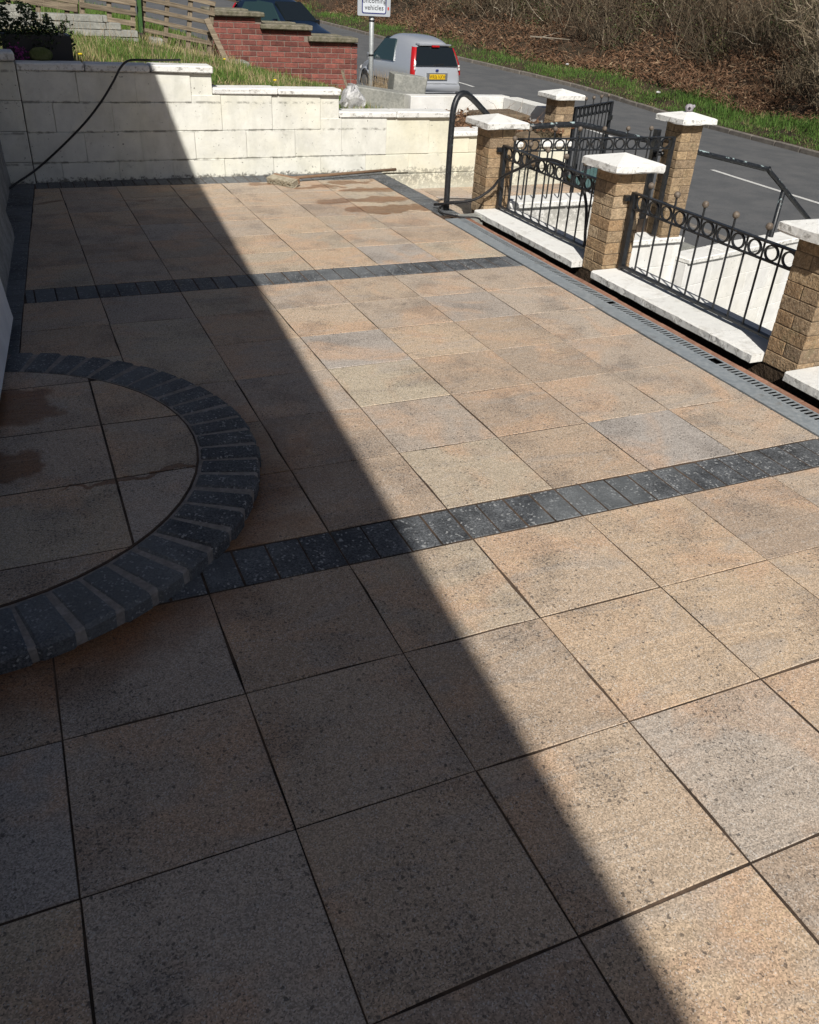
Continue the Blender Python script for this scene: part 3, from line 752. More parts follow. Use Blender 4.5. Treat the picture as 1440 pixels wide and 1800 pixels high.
blockwall('landing_wall', (3.95, 4.385), (4.98, 4.40), -2.95, .020, 'white block wall under the railing beside the landing', M['white_wall'], .22)
blockwall('gate_wall', (4.985, 4.40), (5.96, 4.41), -2.95, -.375, 'white block wall carrying the tall ornament-topped pillar', M['white_wall'], .25)
blockwall('stair_wall', (5.965, 4.27), (8.3, 4.83), -2.95, -.555, 'white block wall with coping beside the street steps', M['white_wall'], .20)

# ---- back wall: stepped painted blockwork
bw = thing('back_wall', (2.3, 6.2, 0), 'stepped white painted block wall with copings across the back', 'wall')
secs = [(.285, 1.86, .855), (1.86, 3.06, .685), (3.06, 4.26, .49), (4.26, 5.0, .31), (5.0, 5.765, .19)]
for (xa, xb, zt) in secs:
    zb = -.45 if xb > 3.5 else -.02
    obj('core', box(xa + .003, xb - .003, byf(xb) + .0035, byf(xa) + .20, zb, zt - .004), M['white_block'], bw)
k = 0
zlev = [(-.02, .155), (.155, .395), (.395, .625), (.625, .852)]
for k, (z0, z1) in enumerate(zlev):
    x = .042 if k % 2 == 0 else -.214
    while x < 5.76:
        a, b = max(x, .287), min(x + .472, 5.76); x += .472
        if b - a < .03: continue
        segs = []
        cuts = [a] + [s[1] for i_, s in enumerate(secs[:-1]) if a < s[1] < b and z1 > secs[i_ + 1][2] - .03] + [b]
        for u0, u1 in zip(cuts, cuts[1:]):
            if u1 - u0 < .02: continue
            zt = min(s[2] for s in secs if s[1] > u0 + .01 and s[0] < u1 - .01)
            if z0 > zt - .10: continue
            segs.append((u0, u1, zt if zt - z1 < .10 else z1))
        for u0, u1, zz in segs:
            yy = byf((u0 + u1) / 2) + R.uniform(-.002, .002)
            low = z0 if not (k == 0 and u0 > 3.4) else -.03
            mt = M['cream_block'] if (u0 > 3.3 and k < 2) else M['white_block']
            obj('block', cbox(u0 + .0010, u1 - .0010, yy, yy + .03, low + .0012, zz - .0012, .004, .0014), mt, bw)
x = 3.5
while x < 5.7:
    obj('block', cbox(x + .002, min(x + .452, 5.76) - .002, byf(x), byf(x) + .03, -.40, -.033, .005), M['cream_block'], bw); x += .452
for (xa, xb, zt) in secs:
    n = max(2, round((xb - xa) / .6)); e = (xb - xa) / n
    for i in range(n):
        u0 = xa + e * i + R.uniform(-.05, .05) * (i > 0); u1 = xa + e * (i + 1)
        if i < n - 1: u1 += 0
        obj('coping', cbox(xa + e * i + .003, xa + e * (i + 1) - .003 + (.012 if i == n - 1 else 0), byf(xb) - .045 + R.uniform(-.003, .003), byf(xa) + .235, zt + .002 + R.uniform(-.002, .002), zt + .058 + R.uniform(-.004, .004), .010, .004), M['coping'], bw)
obj('end_pier', box(-.35, .270, 6.085, 6.33, -.02, .925), M['grey_render'], bw)
for z0, z1 in ((-.02, .17), (.17, .41), (.41, .64), (.64, .925)): obj('block', cbox(-.35, .280, 6.078 + R.uniform(-.001, .001), 6.12, z0 + .002, z1 - .002, .005), M['white_block'], bw)
obj('movement_joint', box(.2755, .2862, 6.128, 6.30, -.02, .90), M['plinth'], bw)
obj('pier_coping', cbox(-.4, .285, 6.04, 6.36, .930, .990, .012, .003), M['coping'], bw)
# ---- front boundary wall turning the corner by the far pillar
lwall = blockwall('corner_wall', (4.55, 7.88), (5.90, 7.90), -.5, .50, 'white corner wall behind the planting bed beside the far pillar', M['white_wall'], .20, False)
Mx = Matrix.Translation(V(5.80, 7.88, 0)) @ Matrix.Rotation(-math.pi / 2, 4, 'Z')
obj('core', xform(box(0, 1.03, .006, .2, -.5, .497), Mx), M['white_wall'], lwall)
for k in range(4):
    x = -.2 if k % 2 else 0
    while x < 1.03:
        a, b = max(x, .01), min(x + .45, 1.03); x += .45
        if b - a > .03: obj('block', xform(cbox(a + .002, b - .002, -.001, .02, .50 - .225 * (k + 1) + .002, .50 - .225 * k - .002, .005), Mx), M['white_wall'], lwall)
bed = obj('planting_bed', box(4.30, 5.78, 6.46, 7.86, -.5, .30), M['soil']); tag(bed, 'soil bed between the back wall and the corner wall', 'flower bed', kind='structure')

# ---- neighbour's lawn
LZ = [(-8, .88), (1.0, .86), (2.0, .76), (2.6, .66), (3.0, .56), (3.5, .43), (4.8, .18), (5.6, .02), (6.3, -.4), (6.5, -1.2)]
def lawn_z(x, y):
    z = lerp(LZ, x)
    cap = lerp([(0, .90), (1.8, .90), (1.9, .70), (3.0, .68), (3.1, .48), (4.2, .44), (4.35, .25), (9, .2)], x) - .02
    b = max(0.0, min(1.0, (7.2 - y) / .9))
    return min(z, cap) * b + z * (1 - b) + .035 * nz(x * 1.3, y * 1.1, 1, 2)
xs = [-8, -5, -3, -1.5, -.5, 0] + [.25 * i for i in range(1, 25)] + [6.25, 6.5]; ys = [6.34, 6.5, 6.7, 6.9, 7.2, 7.6, 8, 8.5, 9, 9.5, 10, 10.5, 11, 11.5, 12, 12.5, 13, 14, 15, 16, 18, 20, 23, 27]
v = [(x, y, lawn_z(x, y)) for y in ys for x in xs]; n = len(xs)
f = [(j * n + i, j * n + i + 1, j * n + n + i + 1, j * n + n + i) for j in range(len(ys) - 1) for i in range(n - 1)]
tag(obj('lawn', (v, f), M['turf'], smooth=True), 'rough lawn ground behind the back wall', 'lawn', kind='structure')

# ================================================================== OBJECTS
# ---- iron railings with rings and ball finials
def mk_ring(r=.046):
    v, f = [], []; n, m = 22, 4
    for i in range(n):
        a = 2 * math.pi * i / n
        for k, (dr_, dy_) in enumerate(((-.005, -.006), (.005, -.006), (.005, .006), (-.005, .006))):
            v.append(((r + dr_) * math.cos(a), dy_, (r + dr_) * math.sin(a)))
        for k in range(m): f.append((i * m + k, ((i + 1) % n) * m + k, ((i + 1) % n) * m + (k + 1) % m, i * m + (k + 1) % m))
    return mesh('ring', v, f, M['iron'])
RING = mk_ring(); BALL = mesh('ball', *sphere((0, 0, 0), .0205, 12, 8), M['ball'], True)
def bar_mesh(h, r=.0065):
    return mesh('bar', *tube([(0, 0, 0), (0, 0, h)], r, 6), M['iron'])
def railing(name, p0, p1, label, cat, zt=.535, zm=.440, zb=.062, nring=11, group=None, zb2=None, first=1, rs=1.0):
    p0, p1 = Vector(p0), Vector(p1); L = (p1 - p0).length; t = (p1 - p0).normalized(); a = math.atan2(t.y, t.x)
    th = thing(name, (p0.x, p0.y, zb), label, cat, group)
    P = lambda u, z: V(p0.x + t.x * u, p0.y + t.y * u, z)
    obj('top_rail', bar(P(0, zt), P(L, zt), .030, .010), M['iron'], th)
    obj('middle_rail', bar(P(.01, zm), P(L - .01, zm), .020, .009), M['iron'], th)
    if zb2 is None: obj('bottom_rail', bar(P(0, zb), P(L, zb), .034, .014), M['iron'], th)
    for u in (.017, L - .017): obj('end_post', bar(P(u, zb - .02 if (zb2 is None or u < .1) else zb2), P(u, zt - .006), .034, .034), M['iron'], th)
    pit = (L - .07) / nring; me = bar_mesh(zm - zb); up = bar_mesh(zt + .062 - zm); sh = bar_mesh(zt - zm)
    for i in range(nring + 1):
        u = .035 + pit * i
        if 0 < i < nring:
            if zb2 is None or u < L * .52: place('bar', me, P(u, zb), 0, th)
            else: place('bar', bar_mesh(zm - zb2), P(u, zb2), 0, th)
            if i % 2 == first:
                o = place('finial', up, P(u, zm), 0, th); b = place('ball', BALL, (0, 0, 0)); b.parent = o; b.location = (0, 0, zt + .075 - zm)
            else: place('spacer', sh, P(u, zm), 0, th)
        if i < nring:
            o = place('ring', RING, P(u + pit / 2, (zt + zm) / 2 - .002), a, th); k = min(1.0, pit / .118) * rs; o.scale = (k, 1, (zt - zm - .008) / .102)
    return th, P, L
rx = .125
for (y0, y1, lab) in ((2.565, 1.062, 'black iron railing with rings and ball finials between the two nearest pillars'), (4.355, 2.862, 'black iron railing with a black hose draped over it')):
    th, P, L = railing('railing', (wallx(y0) + rx, y0), (wallx(y1) + rx, y1), lab, 'railing', nring=11, group='iron railings')
    for u, s in ((0, 1), (L, -1)):
        for z in (.50,): obj('bracket', box(*sorted((P(u, z).x - .055, P(u, z).x - .012)), *sorted((P(u, z).y + .002, P(u, z).y + s * .024)), z - .017, z + .017), M['iron'], th)
railing('railing', (3.965, 4.45), (5.665, 4.455), 'black iron railing spanning to the tall ornament-topped pillar', 'railing', .565, .470, .085, 13, 'iron railings', zb2=-.30)
g1, P, L = railing('gate', (6.03, 6.64), (6.93, 7.20), 'open black iron gate leaf beside the far pillar', 'gate', .535, .430, -.42, 9, None, first=0, rs=.9)
obj('hinge', tube([(5.99, 6.64, .33), (6.045, 6.64, .33)], .018, 8), M['rust'], g1)
obj('hinge', tube([(5.99, 6.64, -.25), (6.045, 6.64, -.25)], .018, 8), M['rust'], g1)
obj('latch', bar((6.86, 7.13, .36), (6.95, 7.2, .36), .03, .05), M['iron'], g1)
obj('kick_panel', bar((6.1, 6.685, -.30), (6.88, 7.165, -.30), .004, .22), M['teal'], g1)
gp = thing('gate_post', (5.62, 4.66, -.19), 'dark square gate post in front of the tall ornament-topped pillar', 'post')
obj('post', bar((5.62, 4.66, -.19), (5.62, 4.66, .60), .05), M['iron'], gp)
obj('hinge_pin', tube([(5.62, 4.63, .40), (5.69, 4.60, .40)], .02, 8), M['iron'], gp)
# ---- curved handrail
hr = thing('handrail', (3.44, 4.53, 0), 'chipped black tubular handrail curving up from the patio edge', 'handrail')
path = [(3.44, 4.53, .0), (3.435, 4.53, .4), (3.435, 4.53, .68), (3.447, 4.535, .80), (3.49, 4.55, .875), (3.56, 4.57, .888), (3.66, 4.62, .84), (3.78, 4.68, .765), (3.92, 4.74, .675), (4.05, 4.76, .625), (4.30, 4.77, .612)]
obj('loop', tube(smooth_path(path, 5), .0245, 12), M['railpaint'], hr, True)
obj('rail', tube(smooth_path([(4.295, 4.77, .612), (4.75, 4.77, .628), (4.95, 4.77, .61), (5.3, 4.77, .545), (6.2, 4.77, .385), (7.16, 4.77, .205), (7.25, 4.77, .17), (7.9, 4.77, -.27), (8.6, 4.77, -.75)], 4), .0245, 12), M['railpaint'], hr, True)
obj('post', tube([(7.52, 4.78, -.02), (7.52, 4.78, -1.2)], .026, 10), M['railpaint'], hr, True)
obj('post', tube([(4.85, 4.77, .61), (4.85, 4.77, -.18)], .02, 10), M['railpaint'], hr, True)
# ---- hoses
hA = [(-.02, 5.72, .06), (.05, 5.80, .02), (.13, 5.90, .045), (.30, 6.04, .12), (.52, 6.055, .285), (.75, 6.055, .483), (.91, 6.05, .655), (1.02, 6.045, .80), (1.09, 6.055, .90), (1.17, 6.09, .948), (1.32, 6.14, .950), (1.50, 6.20, .948), (1.62, 6.27, .947)]
tag(obj('hose', tube(smooth_path(hA, 8), .009, 10), M['hose'], smooth=True), 'black hose hanging down the shaded white back wall', 'hose')
hB = [(3.36, 4.60, .035), (3.40, 4.50, .060), (3.46, 4.42, .085), (3.60, 4.33, .125), (3.72, 4.28, .215), (3.77, 4.22, .315), (3.785, 3.96, .435), (3.79, 3.74, .53), (3.81, 3.50, .562), (3.88, 3.32, .50), (3.92, 3.22, .33), (3.925, 3.17, .10), (3.95, 3.15, -.2), (3.96, 3.2, -.7)]
tag(obj('hose', tube(smooth_path(hB, 8), .0115, 10), M['hose'], smooth=True), 'black hose looping from the handrail foot over the railing', 'hose')
hC = [(3.62, 4.70, -.155), (3.56, 4.66, -.10), (3.50, 4.63, .012), (3.40, 4.58, .014), (3.345, 4.47, .014), (3.33, 4.36, .016), (3.36, 4.30, .018), (3.42, 4.22, .018), (3.55, 4.17, .015), (3.60, 4.18, -.02)]
tag(obj('cable', tube(smooth_path(hC, 8), .0075, 8), M['hose'], smooth=True), 'thin black cable curled at the foot of the handrail', 'cable')
# ---- broom lying by the back wall
br = thing('broom', (2.37, 5.72, 0), 'pale bristled broom lying on the slabs by the back wall', 'broom')
Mb = Matrix.Translation(V(2.36, 5.72, .036)) @ Matrix.Rotation(rad(-58), 4, 'Z') @ Matrix.Rotation(rad(16), 4, 'X')
obj('head', xform(cbox(-.15, .15, .028, .062, -.028, .030, .008, .002), Mb), M['handle'], br)
tf = []
for i in range(30):
    for k in range(4):
        x, z = -.145 + i * .01, -.022 + k * .014
        tf.append(tube([(x, .03, z), (x + R.uniform(-.008, .008), -.055 + R.uniform(-.01, .004), z * 1.25 + R.uniform(-.006, .006))], .0068, 5, True, .0085))
o = obj('bristles', xform(join(*tf), Mb), M['bristle'], br); o['kind'] = 'stuff'
obj('handle', tube([(2.42, 5.775, .045), (3.62, 6.075, .040)], .0135, 10), M['handle'], br, True)
# ---- ornament on the tall pillar's cap
on = thing('ornament', (5.79, 4.50, .774), 'small grey stone ornament on the tall pillar cap', 'ornament')
d = sphere((5.785, 4.49, .800), .040, 12, 8, (1.0, .8, .85)); d = ([(q[0] + .008 * nz(q[0] * 40, q[2] * 40, 1, 3), q[1], q[2] + .008 * nz(q[2] * 40, q[1] * 40, 1, 5)) for q in d[0]], d[1])
obj('body', d, M['greystone'], on, True)
obj('hole', sphere((5.765, 4.462, .80), .012, 8, 6), M['ink'], on, True); obj('knob', sphere((5.825, 4.48, .815), .014, 8, 6), M['greystone'], on, True)
# ---- planting bed: flat brown stone and litter
sl = obj('stone', xform(cbox(-.22, .30, -.30, .32, 0, .06, .015, .015), Matrix.Translation(V(5.26, 7.08, .375)) @ Matrix.Rotation(rad(-8), 4, 'Z') @ Matrix.Rotation(rad(-3), 4, 'X')), M['brownstone']); tag(sl, 'flat brown stone lying on the planting bed', 'stone')
sl2 = obj('stone', xform(cbox(-.10, .11, -.13, .13, 0, .30, .02, .02), Matrix.Translation(V(5.25, 6.33, .02))), M['brownstone']); tag(sl2, 'rough cream stone block beside the far pillar', 'stone')

# ---- red brick wall of the next garden
rw = thing('brick_wall', (4.4, 12.5, .1), 'red brick wall stepping down under three mossy copings', 'wall')
steps = [(3.25, 4.02, 1.055), (4.02, 4.79, .905), (4.79, 5.565, .755)]
RB = [mesh('red_brick', *cbox(-.1075, .1075, 0, .1025, 0, .065, .004, .001), M['rbrick']) for _ in range(3)]
RH = [mesh('red_half_brick', *cbox(-.051, .051, 0, .1025, 0, .065, .004, .001), M['rbrick']) for _ in range(2)]
for xa, xb, zt in steps:
    obj('core', box(xa + .004, xb - .004, 12.505, 12.70, -.35, zt), M['rmortar'], rw)
nB = 0
for k in range(19):
    z = -.37 + .075 * k; x = 3.255 + (.056 if k % 2 else 0); 
    first_half = k % 2
    if first_half: x = 3.25
    while x < 5.56:
        half = (first_half and abs(x - 3.25) < .01) or x + .215 > 5.57
        wd = .102 if half else .215
        zt = [s[2] for s in steps if s[0] - .01 <= x + wd / 2 <= s[1] + .02][-1:] or [0]
        if z + .065 <= zt[0] + .006:
            place('brick', R.choice(RH if half else RB), (x + wd / 2, 12.4975 + R.uniform(-.002, .002), z), 0, rw)
        x += wd + .010
for xa, xb, zt in steps:
    d = cbox(xa - .03, xb + .03, 12.42, 12.80, zt + .004, zt + .075, .012, .006); obj('coping', d, M['mossy'], rw)
    d = cbox(xa - .02, xb - .12, 12.80, 13.15, zt + .02, zt + .09, .012, .006); obj('coping', d, M['mossy'], rw)
# ---- concrete lumps, bag, plank
cb = obj('concrete_block', cbox(3.28, 3.66, 11.9, 12.25, .22, .49, .02, .012), M['concrete']); tag(cb, 'grey concrete block at the foot of the red brick wall', 'concrete block')
def rot_box(dx, dy, dz, loc, e, mat, name, label, cat, j=.006):
    d = xform(cbox(-dx / 2, dx / 2, -dy / 2, dy / 2, 0, dz, .012, j), Matrix.Translation(V(*loc)) @ Matrix.Rotation(rad(e[2]), 4, 'Z') @ Matrix.Rotation(rad(e[1]), 4, 'Y') @ Matrix.Rotation(rad(e[0]), 4, 'X'))
    return tag(obj(name, d, mat), label, cat)
rot_box(1.02, .32, .26, (4.42, 8.25, .26), (0, 6, -4), M['concrete'], 'concrete_slab', 'long grey concrete slab tipped behind the white wall', 'concrete slab')
rot_box(.42, .30, .30, (4.80, 8.62, .36), (0, 5, -8), M['concrete'], 'concrete_slab', 'upright grey concrete slab in front of the silver car', 'concrete slab')
bgm = thing('rubbish_bag', (3.58, 7.3, .40), 'crumpled white plastic bag behind the stepped wall', 'bag')
v, f = sphere((3.60, 7.3, .50), .13, 16, 10, (1.0, .8, 1.25))
v = [Vector(q) + Vector((nz(q[0] * 14, q[2] * 14, 1, 1), nz(q[1] * 14, q[2] * 14, 1, 2), nz(q[0] * 14, q[1] * 14, 1, 4))) * .06 for q in v]
obj('sheet', (v, f), M['bag'], bgm)
obj('fold', bar((3.50, 7.28, .46), (3.60, 7.27, .68), .12, .02), M['bag'], bgm); obj('stick', bar((3.60, 7.24, .42), (3.50, 7.35, .80), .02), M['timber'], bgm)
pk = bar((2.915, 11.28, 1.06), (3.20, 11.10, .40), .075, .03, up=(0, -1, .2)); tag(obj('plank', pk, M['timber']), 'loose timber plank leaning against the pallet fence', 'plank')
# ---- pallet fence panels
def pallet(name, c, w_, h_, ang, boards, ups, label, y, bw_=.085):
    t = thing(name, (c[0], y, c[1] - h_ / 2), label, 'fence', 'pallet fence panels'); ca, sa = math.cos(ang), math.sin(ang)
    Q = lambda u, z, dy=0: V(c[0] + u * ca - z * sa, y + dy, c[1] + u * sa + z * ca)
    for zz in boards:
        d = cbox(-w_ / 2, w_ / 2, -.012, .012, -bw_ / 2, bw_ / 2, .003, .003)
        o = obj('slat', d, M['timber'], None, origin=V(0, 0, 0)); o.parent = t; o.location = Q(R.uniform(-.01, .01), zz, -.03) - wloc(t); o.rotation_euler = (0, -ang + R.uniform(-.01, .01), 0)
    for u in ups:
        d = cbox(-h_ / 2, h_ / 2, -.02, .02, -.03, .03, .003, .003)
        o = obj('upright', d, M['timber'], None, origin=V(0, 0, 0)); o.parent = t; o.location = Q(u, 0, .005) - wloc(t); o.rotation_euler = (0, -ang - math.pi / 2, 0)
    return t
pallet('pallet_fence', (2.555, .955), .97, .74, rad(-8.8), (.355, .235, .115, -.01, -.135, -.285), (-.46, -.15, .16, .46), 'tilted pallet fence panel next to the red brick wall', 11.5, .052)
pallet('pallet_fence', (1.63, 1.10), .70, .42, rad(-6), (.135, .02, -.10), (-.32, .02, .32), 'short pallet fence panel left of the green gap strip', 11.35, .062)
pallet('pallet_fence', (.84, 1.19), .86, .34, rad(-7), (.06, -.03), (-.40, -.05, .30, .41), 'plank fence panel above the grey block steps', 11.45, .085)
gp2 = thing('gap_strip', (2.02, 11.42, .74), 'dark green strip standing in for grass and shadow in the gap between two pallet panels', 'post'); obj('gap_fill', bar((2.035, 11.42, .72), (2.06, 11.42, 1.42), .07, .05), M['gapgreen'], gp2); obj('foot', bar((2.03, 11.42, .70), (2.036, 11.42, .86), .074, .054), M['plastic'], gp2)  # added bars: green and black stand in for grass and shadow in the gap
# ---- stepped wall of grey blocks
gw = thing('block_wall', (1.0, 11.0, .8), 'low stepped wall of bare grey concrete blocks', 'wall')
for (xa, xb, z0) in ((-.3, 1.93, .74), (-.3, 1.93, .825), (-.3, 1.725, .905), (-.3, 1.57, .985), (-.3, .68, 1.06)):
    x = xa + R.uniform(0, .2)
    while x < xb - .03:
        x1 = min(x + .44, xb); obj('block', cbox(x + .003, x1 - .003, 10.9 + R.uniform(-.01, .01), 11.12, z0 + .002, z0 + .078, .006, .003), M['concrete'], gw); x = x1
for (x, z) in ((2.1, .70), (2.45, .60)): tag(obj('concrete_block', cbox(x, x + .22, 11.2, 11.4, z - .2, z + .12 - (x - 2.1) * .2, .02, .02), M['concrete']), 'small concrete lump under the left end of the tilted pallet' if x < 2.2 else 'small concrete lump under the middle of the tilted pallet', 'concrete block')
# ---- black planter with shrub
pl = thing('planter', (.55, 6.62, .86), 'black rectangular planter on the back wall, in shade', 'planter')
obj('box', join(box(.22, .76, 6.45, 6.48, .86, 1.09), box(.22, .76, 6.80, 6.83, .86, 1.09), box(.22, .25, 6.48, 6.80, .86, 1.09), box(.73, .762, 6.481, 6.799, .86, 1.092), box(.25, .73, 6.48, 6.80, .86, 1.05)), M['plastic'], pl)
tag(obj('globe', sphere((.50, 6.36, .955), .075, 14, 10, (1.25, .9, .75)), M['ballgreen'], smooth=True), 'greenish rounded ornament in front of the black planter', 'ornament')
fl = thing('flower', (.335, 6.34, .93), 'purple flowers at the left end of the back wall', 'flower')
v, f = [], []
for i in range(90):
    c = V(.34 + R.gauss(0, .028), 6.34 + R.gauss(0, .02), .965 + R.gauss(0, .028)); a = V(R.gauss(0, 1), R.gauss(0, 1), R.gauss(0, 1)).normalized(); b = a.orthogonal().normalized()
    k = len(v); v += [c - a * .012, c + b * .008, c + a * .012, c - b * .008]; f.append((k, k + 1, k + 2, k + 3))
obj('petals', (v, f), M['flowerpurple'], fl)['kind'] = 'stuff'; obj('stalk', tube([(.335, 6.36, .88), (.338, 6.345, .96)], .006, 6), M['shrub'], fl)

# ---- road sign
def text_data(s, size, ext=.002):
    cu = bpy.data.curves.new('t', 'FONT'); cu.body = s; cu.size = size; cu.extrude = ext; cu.align_x = 'CENTER'; cu.resolution_u = 2
    o = bpy.data.objects.new('t', cu); COL.objects.link(o); dg = bpy.context.evaluated_depsgraph_get()
    me = bpy.data.meshes.new_from_object(o.evaluated_get(dg)); bpy.data.objects.remove(o)
    d = [v_.co.copy() for v_ in me.vertices], [tuple(p.vertices) for p in me.polygons]; bpy.data.meshes.remove(me); return d
sg = thing('road_sign', (6.47, 14.05, -1.2), 'white sign with blue border reading oncoming vehicles on a grey pole', 'sign')
SM = Matrix.Translation(V(6.47, 14.0, 1.095)) @ Matrix.Rotation(rad(-4), 4, 'Z') @ Matrix.Rotation(rad(90), 4, 'X')      # sign plane: local x right, y up, z to viewer
def rrect(w_, h_, r, y0, z, n=5):
    p = []
    for cx, cy, a0 in ((w_ / 2 - r, r, -90), (w_ / 2 - r, h_ - r, 0), (-w_ / 2 + r, h_ - r, 90), (-w_ / 2 + r, r, 180)):
        for i in range(n + 1): a = rad(a0 + 90 * i / n); p.append((cx + r * math.cos(a), y0 + cy + r * math.sin(a), z))
    return p
def plate(w_, h_, r, y0, z0, z1):
    a, b = rrect(w_, h_, r, y0, z0), rrect(w_, h_, r, y0, z1); n = len(a)
    return a + b, [tuple(range(n - 1, -1, -1)), tuple(range(n, 2 * n))] + [(i, (i + 1) % n, n + (i + 1) % n, n + i) for i in range(n)]
obj('backing', xform(plate(.61, .80, .02, 0, -.006, .006), SM), M['signgrey'], sg)
fc = obj('face', xform(plate(.455, .74, .035, .035, .0055, .0085), SM), M['blueink'], sg)
obj('panel', xform(plate(.420, .705, .025, .0525, .008, .0105), SM), M['signwhite'], sg)
for i, s in enumerate(('vehicles', 'oncoming', 'Give way to')):
    d = text_data(s, .112); obj('lettering', xform(([q + V(0, .095 + .105 * i, .0115) for q in d[0]], d[1]), SM), M['ink'], sg)
obj('mark', xform(plate(.03, .05, .012, .10, .006, .0075), SM @ Matrix.Translation(V(.265, 0, 0))), M['redink'], sg)
obj('pole', tube([(6.475, 14.07, -1.2), (6.455, 14.07, 1.9)], .044, 14), M['pole'], sg, True)
for z in (1.02, .48): obj('band', tube([(6.462, 14.07, z - .015), (6.462, 14.07, z + .015)], .047, 14), M['plastic'], sg, True)

# ---- cars
def loft(stations):
    v, f = [], []; n = len(stations[0][1])
    for y, prof in stations:
        for s in (-1, 1):
            pass
        row = [(-hw, y, z) for hw, z in prof] + [(hw, y, z) for hw, z in reversed(prof)]
        v += row
    m = 2 * n
    for j in range(len(stations) - 1):
        for k in range(m - 1): f.append((j * m + k, j * m + k + 1, (j + 1) * m + k + 1, (j + 1) * m + k))
        f.append((j * m + m - 1, j * m, (j + 1) * m, (j + 1) * m + m - 1))
    f += [tuple(range(m)), tuple(range(len(stations) * m - 1, (len(stations) - 1) * m - 1, -1))]
    return v, f, m
def car(name, loc, heading, paint_, label, glass, scale=1.0, van=True, plate_txt=None):
    t = thing(name, loc, label, 'car', None); t.rotation_euler = (0, 0, heading); t.scale = (scale,) * 3
    W = .80
    # profile: sill, flank, shoulder, belt, roof rail, roof crown (half width, height); rear at y=0
    S = [(.00, [(.60, .30), (.70, .42), (.70, .52), (.68, .56), (.60, .57), (.30, .575)]),
         (.035, [(.66, .27), (.765, .42), (.775, .54), (.75, .62), (.66, .63), (.33, .635)]),
         (.065, [(.69, .26), (.785, .45), (.795, .66), (.755, .90), (.66, .925), (.33, .93)]),
         (.16, [(.71, .25), (.795, .46), (.80, .74), (.755, .98), (.635, 1.13), (.32, 1.145)]),
         (.30, [(.72, .24), (.80, .47), (.805, .78), (.755, 1.00), (.57, 1.345), (.32, 1.385)]),
         (.40, [(.72, .24), (.80, .47), (.81, .79), (.76, 1.00), (.555, 1.41), (.31, 1.46)]),
         (.90, [(.72, .24), (.81, .47), (.82, .78), (.775, .985), (0.59, 1.490), (0.32, 1.545)]),
         (1.6, [(.72, .24), (.815, .47), (.825, .77), (.78, .96), (0.60, 1.505), (0.33, 1.560)]),
         (2.1, [(.72, .24), (.815, .47), (.825, .76), (.78, .94), (0.59, 1.470), (0.32, 1.525)]),
         (2.75, [(.72, .24), (.81, .46), (.82, .75), (.775, .93), (.70, 1.04), (.38, 1.07)]),
         (3.0, [(.71, .24), (.80, .46), (.81, .73), (.76, .88), (.62, .93), (.33, .955)]),
         (3.6, [(.66, .24), (.75, .45), (.745, .66), (.69, .76), (.55, .81), (.3, .825)]),
         (3.85, [(.52, .26), (.60, .42), (.58, .56), (.52, .63), (.42, .66), (.22, .67)])]
    S = [(y_, [(hw * .95, z if z < .70 else .70 + (z - .70) * (1.17 if z > 1.0 else 1.12)) for hw, z in pr]) for y_, pr in S]
    zz_ = lambda z: z if z < .70 else .70 + (z - .70) * (1.17 if z > 1.0 else 1.12)
    v, f, m = loft(S)
    def child(nm, d, mt, sm=True):
        if nm != 'body': d = ([(q[0] * .95, q[1], zz_(q[2])) for q in d[0]], d[1])
        me = mesh(nm, d[0], d[1], mt, sm); o = bpy.data.objects.new(nm, me); COL.objects.link(o); o.parent = t; return o
    body = child('body', (v, f), paint_); sd = body.modifiers.new('round', 'SUBSURF'); sd.levels = sd.render_levels = 2
    def on(j, k, side, off=.006):           # point on station j, profile k
        y, pr = S[j]; hw, z = pr[k]; return Vector((side * hw, y, z))
    def patch(pts, off, nrm):
        return [p + nrm * off for p in pts]
    # rear window
    rw_ = [V(-.68, .066, .955), V(.68, .066, .955), V(.59, .272, 1.315), V(.30, .288, 1.345), V(-.30, .288, 1.345), V(-.59, .272, 1.315)]
    nn = V(0, -.87, .48)
    mid = [p + nn * .030 for p in rw_]; back = [p - nn * .05 for p in rw_]
    child('rear_window', (mid + back, [tuple(range(6))] + [(i, i + 6, (i + 1) % 6 + 6, (i + 1) % 6) for i in range(6)]), M['glass'], False)
    child('spoiler', cbox(-.53, .53, .20, .46, 1.36, 1.395, .015), paint_)
    child('brake_light', box(-.12, .12, .185, .215, 1.335, 1.372), M['redlens'], False)
    child('wiper', join(bar((-.12, .045, .985), (.22, .05, 1.0), .014)), M['plastic'], False)
    for s in (-1, 1):
        rows_ = []
        for z, yr, hw in ((.775, .045, .800), (.88, .052, .795), (1.0, .085, .775), (1.12, .145, .735), (1.24, .215, .690), (1.325, .275, .650)):
            rows_.append([V(s * (hw - .068), yr - .024, z), V(s * (hw - .03), yr - .018, z), V(s * (hw + .014), yr + .035, z), V(s * (hw + .012), yr + .13, z + .01)])
        vv = [p for r_ in rows_ for p in r_]; ff = []
        for j in range(5):
            for k in range(3): ff.append((j * 4 + k, j * 4 + k + 1, j * 4 + k + 5, j * 4 + k + 4))
        la = child('tail_light', (vv, ff), M['redlens'])
        for zz in (.90, .965):
            o = child('reversing_lens', sphere((s * .735, .035 + (zz - .9) * .3, zz), .034, 10, 6, (1, .5, 1)), M['whitelens']); o.parent = la
        # side glass: front door window, and a second pane behind it when it is not a van
        yb, yt = (1.62, 1.55); pts = [V(s * .792, 1.22, .985), V(s * .79, 2.68, .955), V(s * .735, 2.60, 1.03), V(s * .625, 2.12, 1.40), V(s * .632, 1.42, 1.43)]
        o_ = V(s, 0, .35).normalized(); outp = [p + o_ * .012 for p in pts]; inn = [p - o_ * .04 for p in pts]
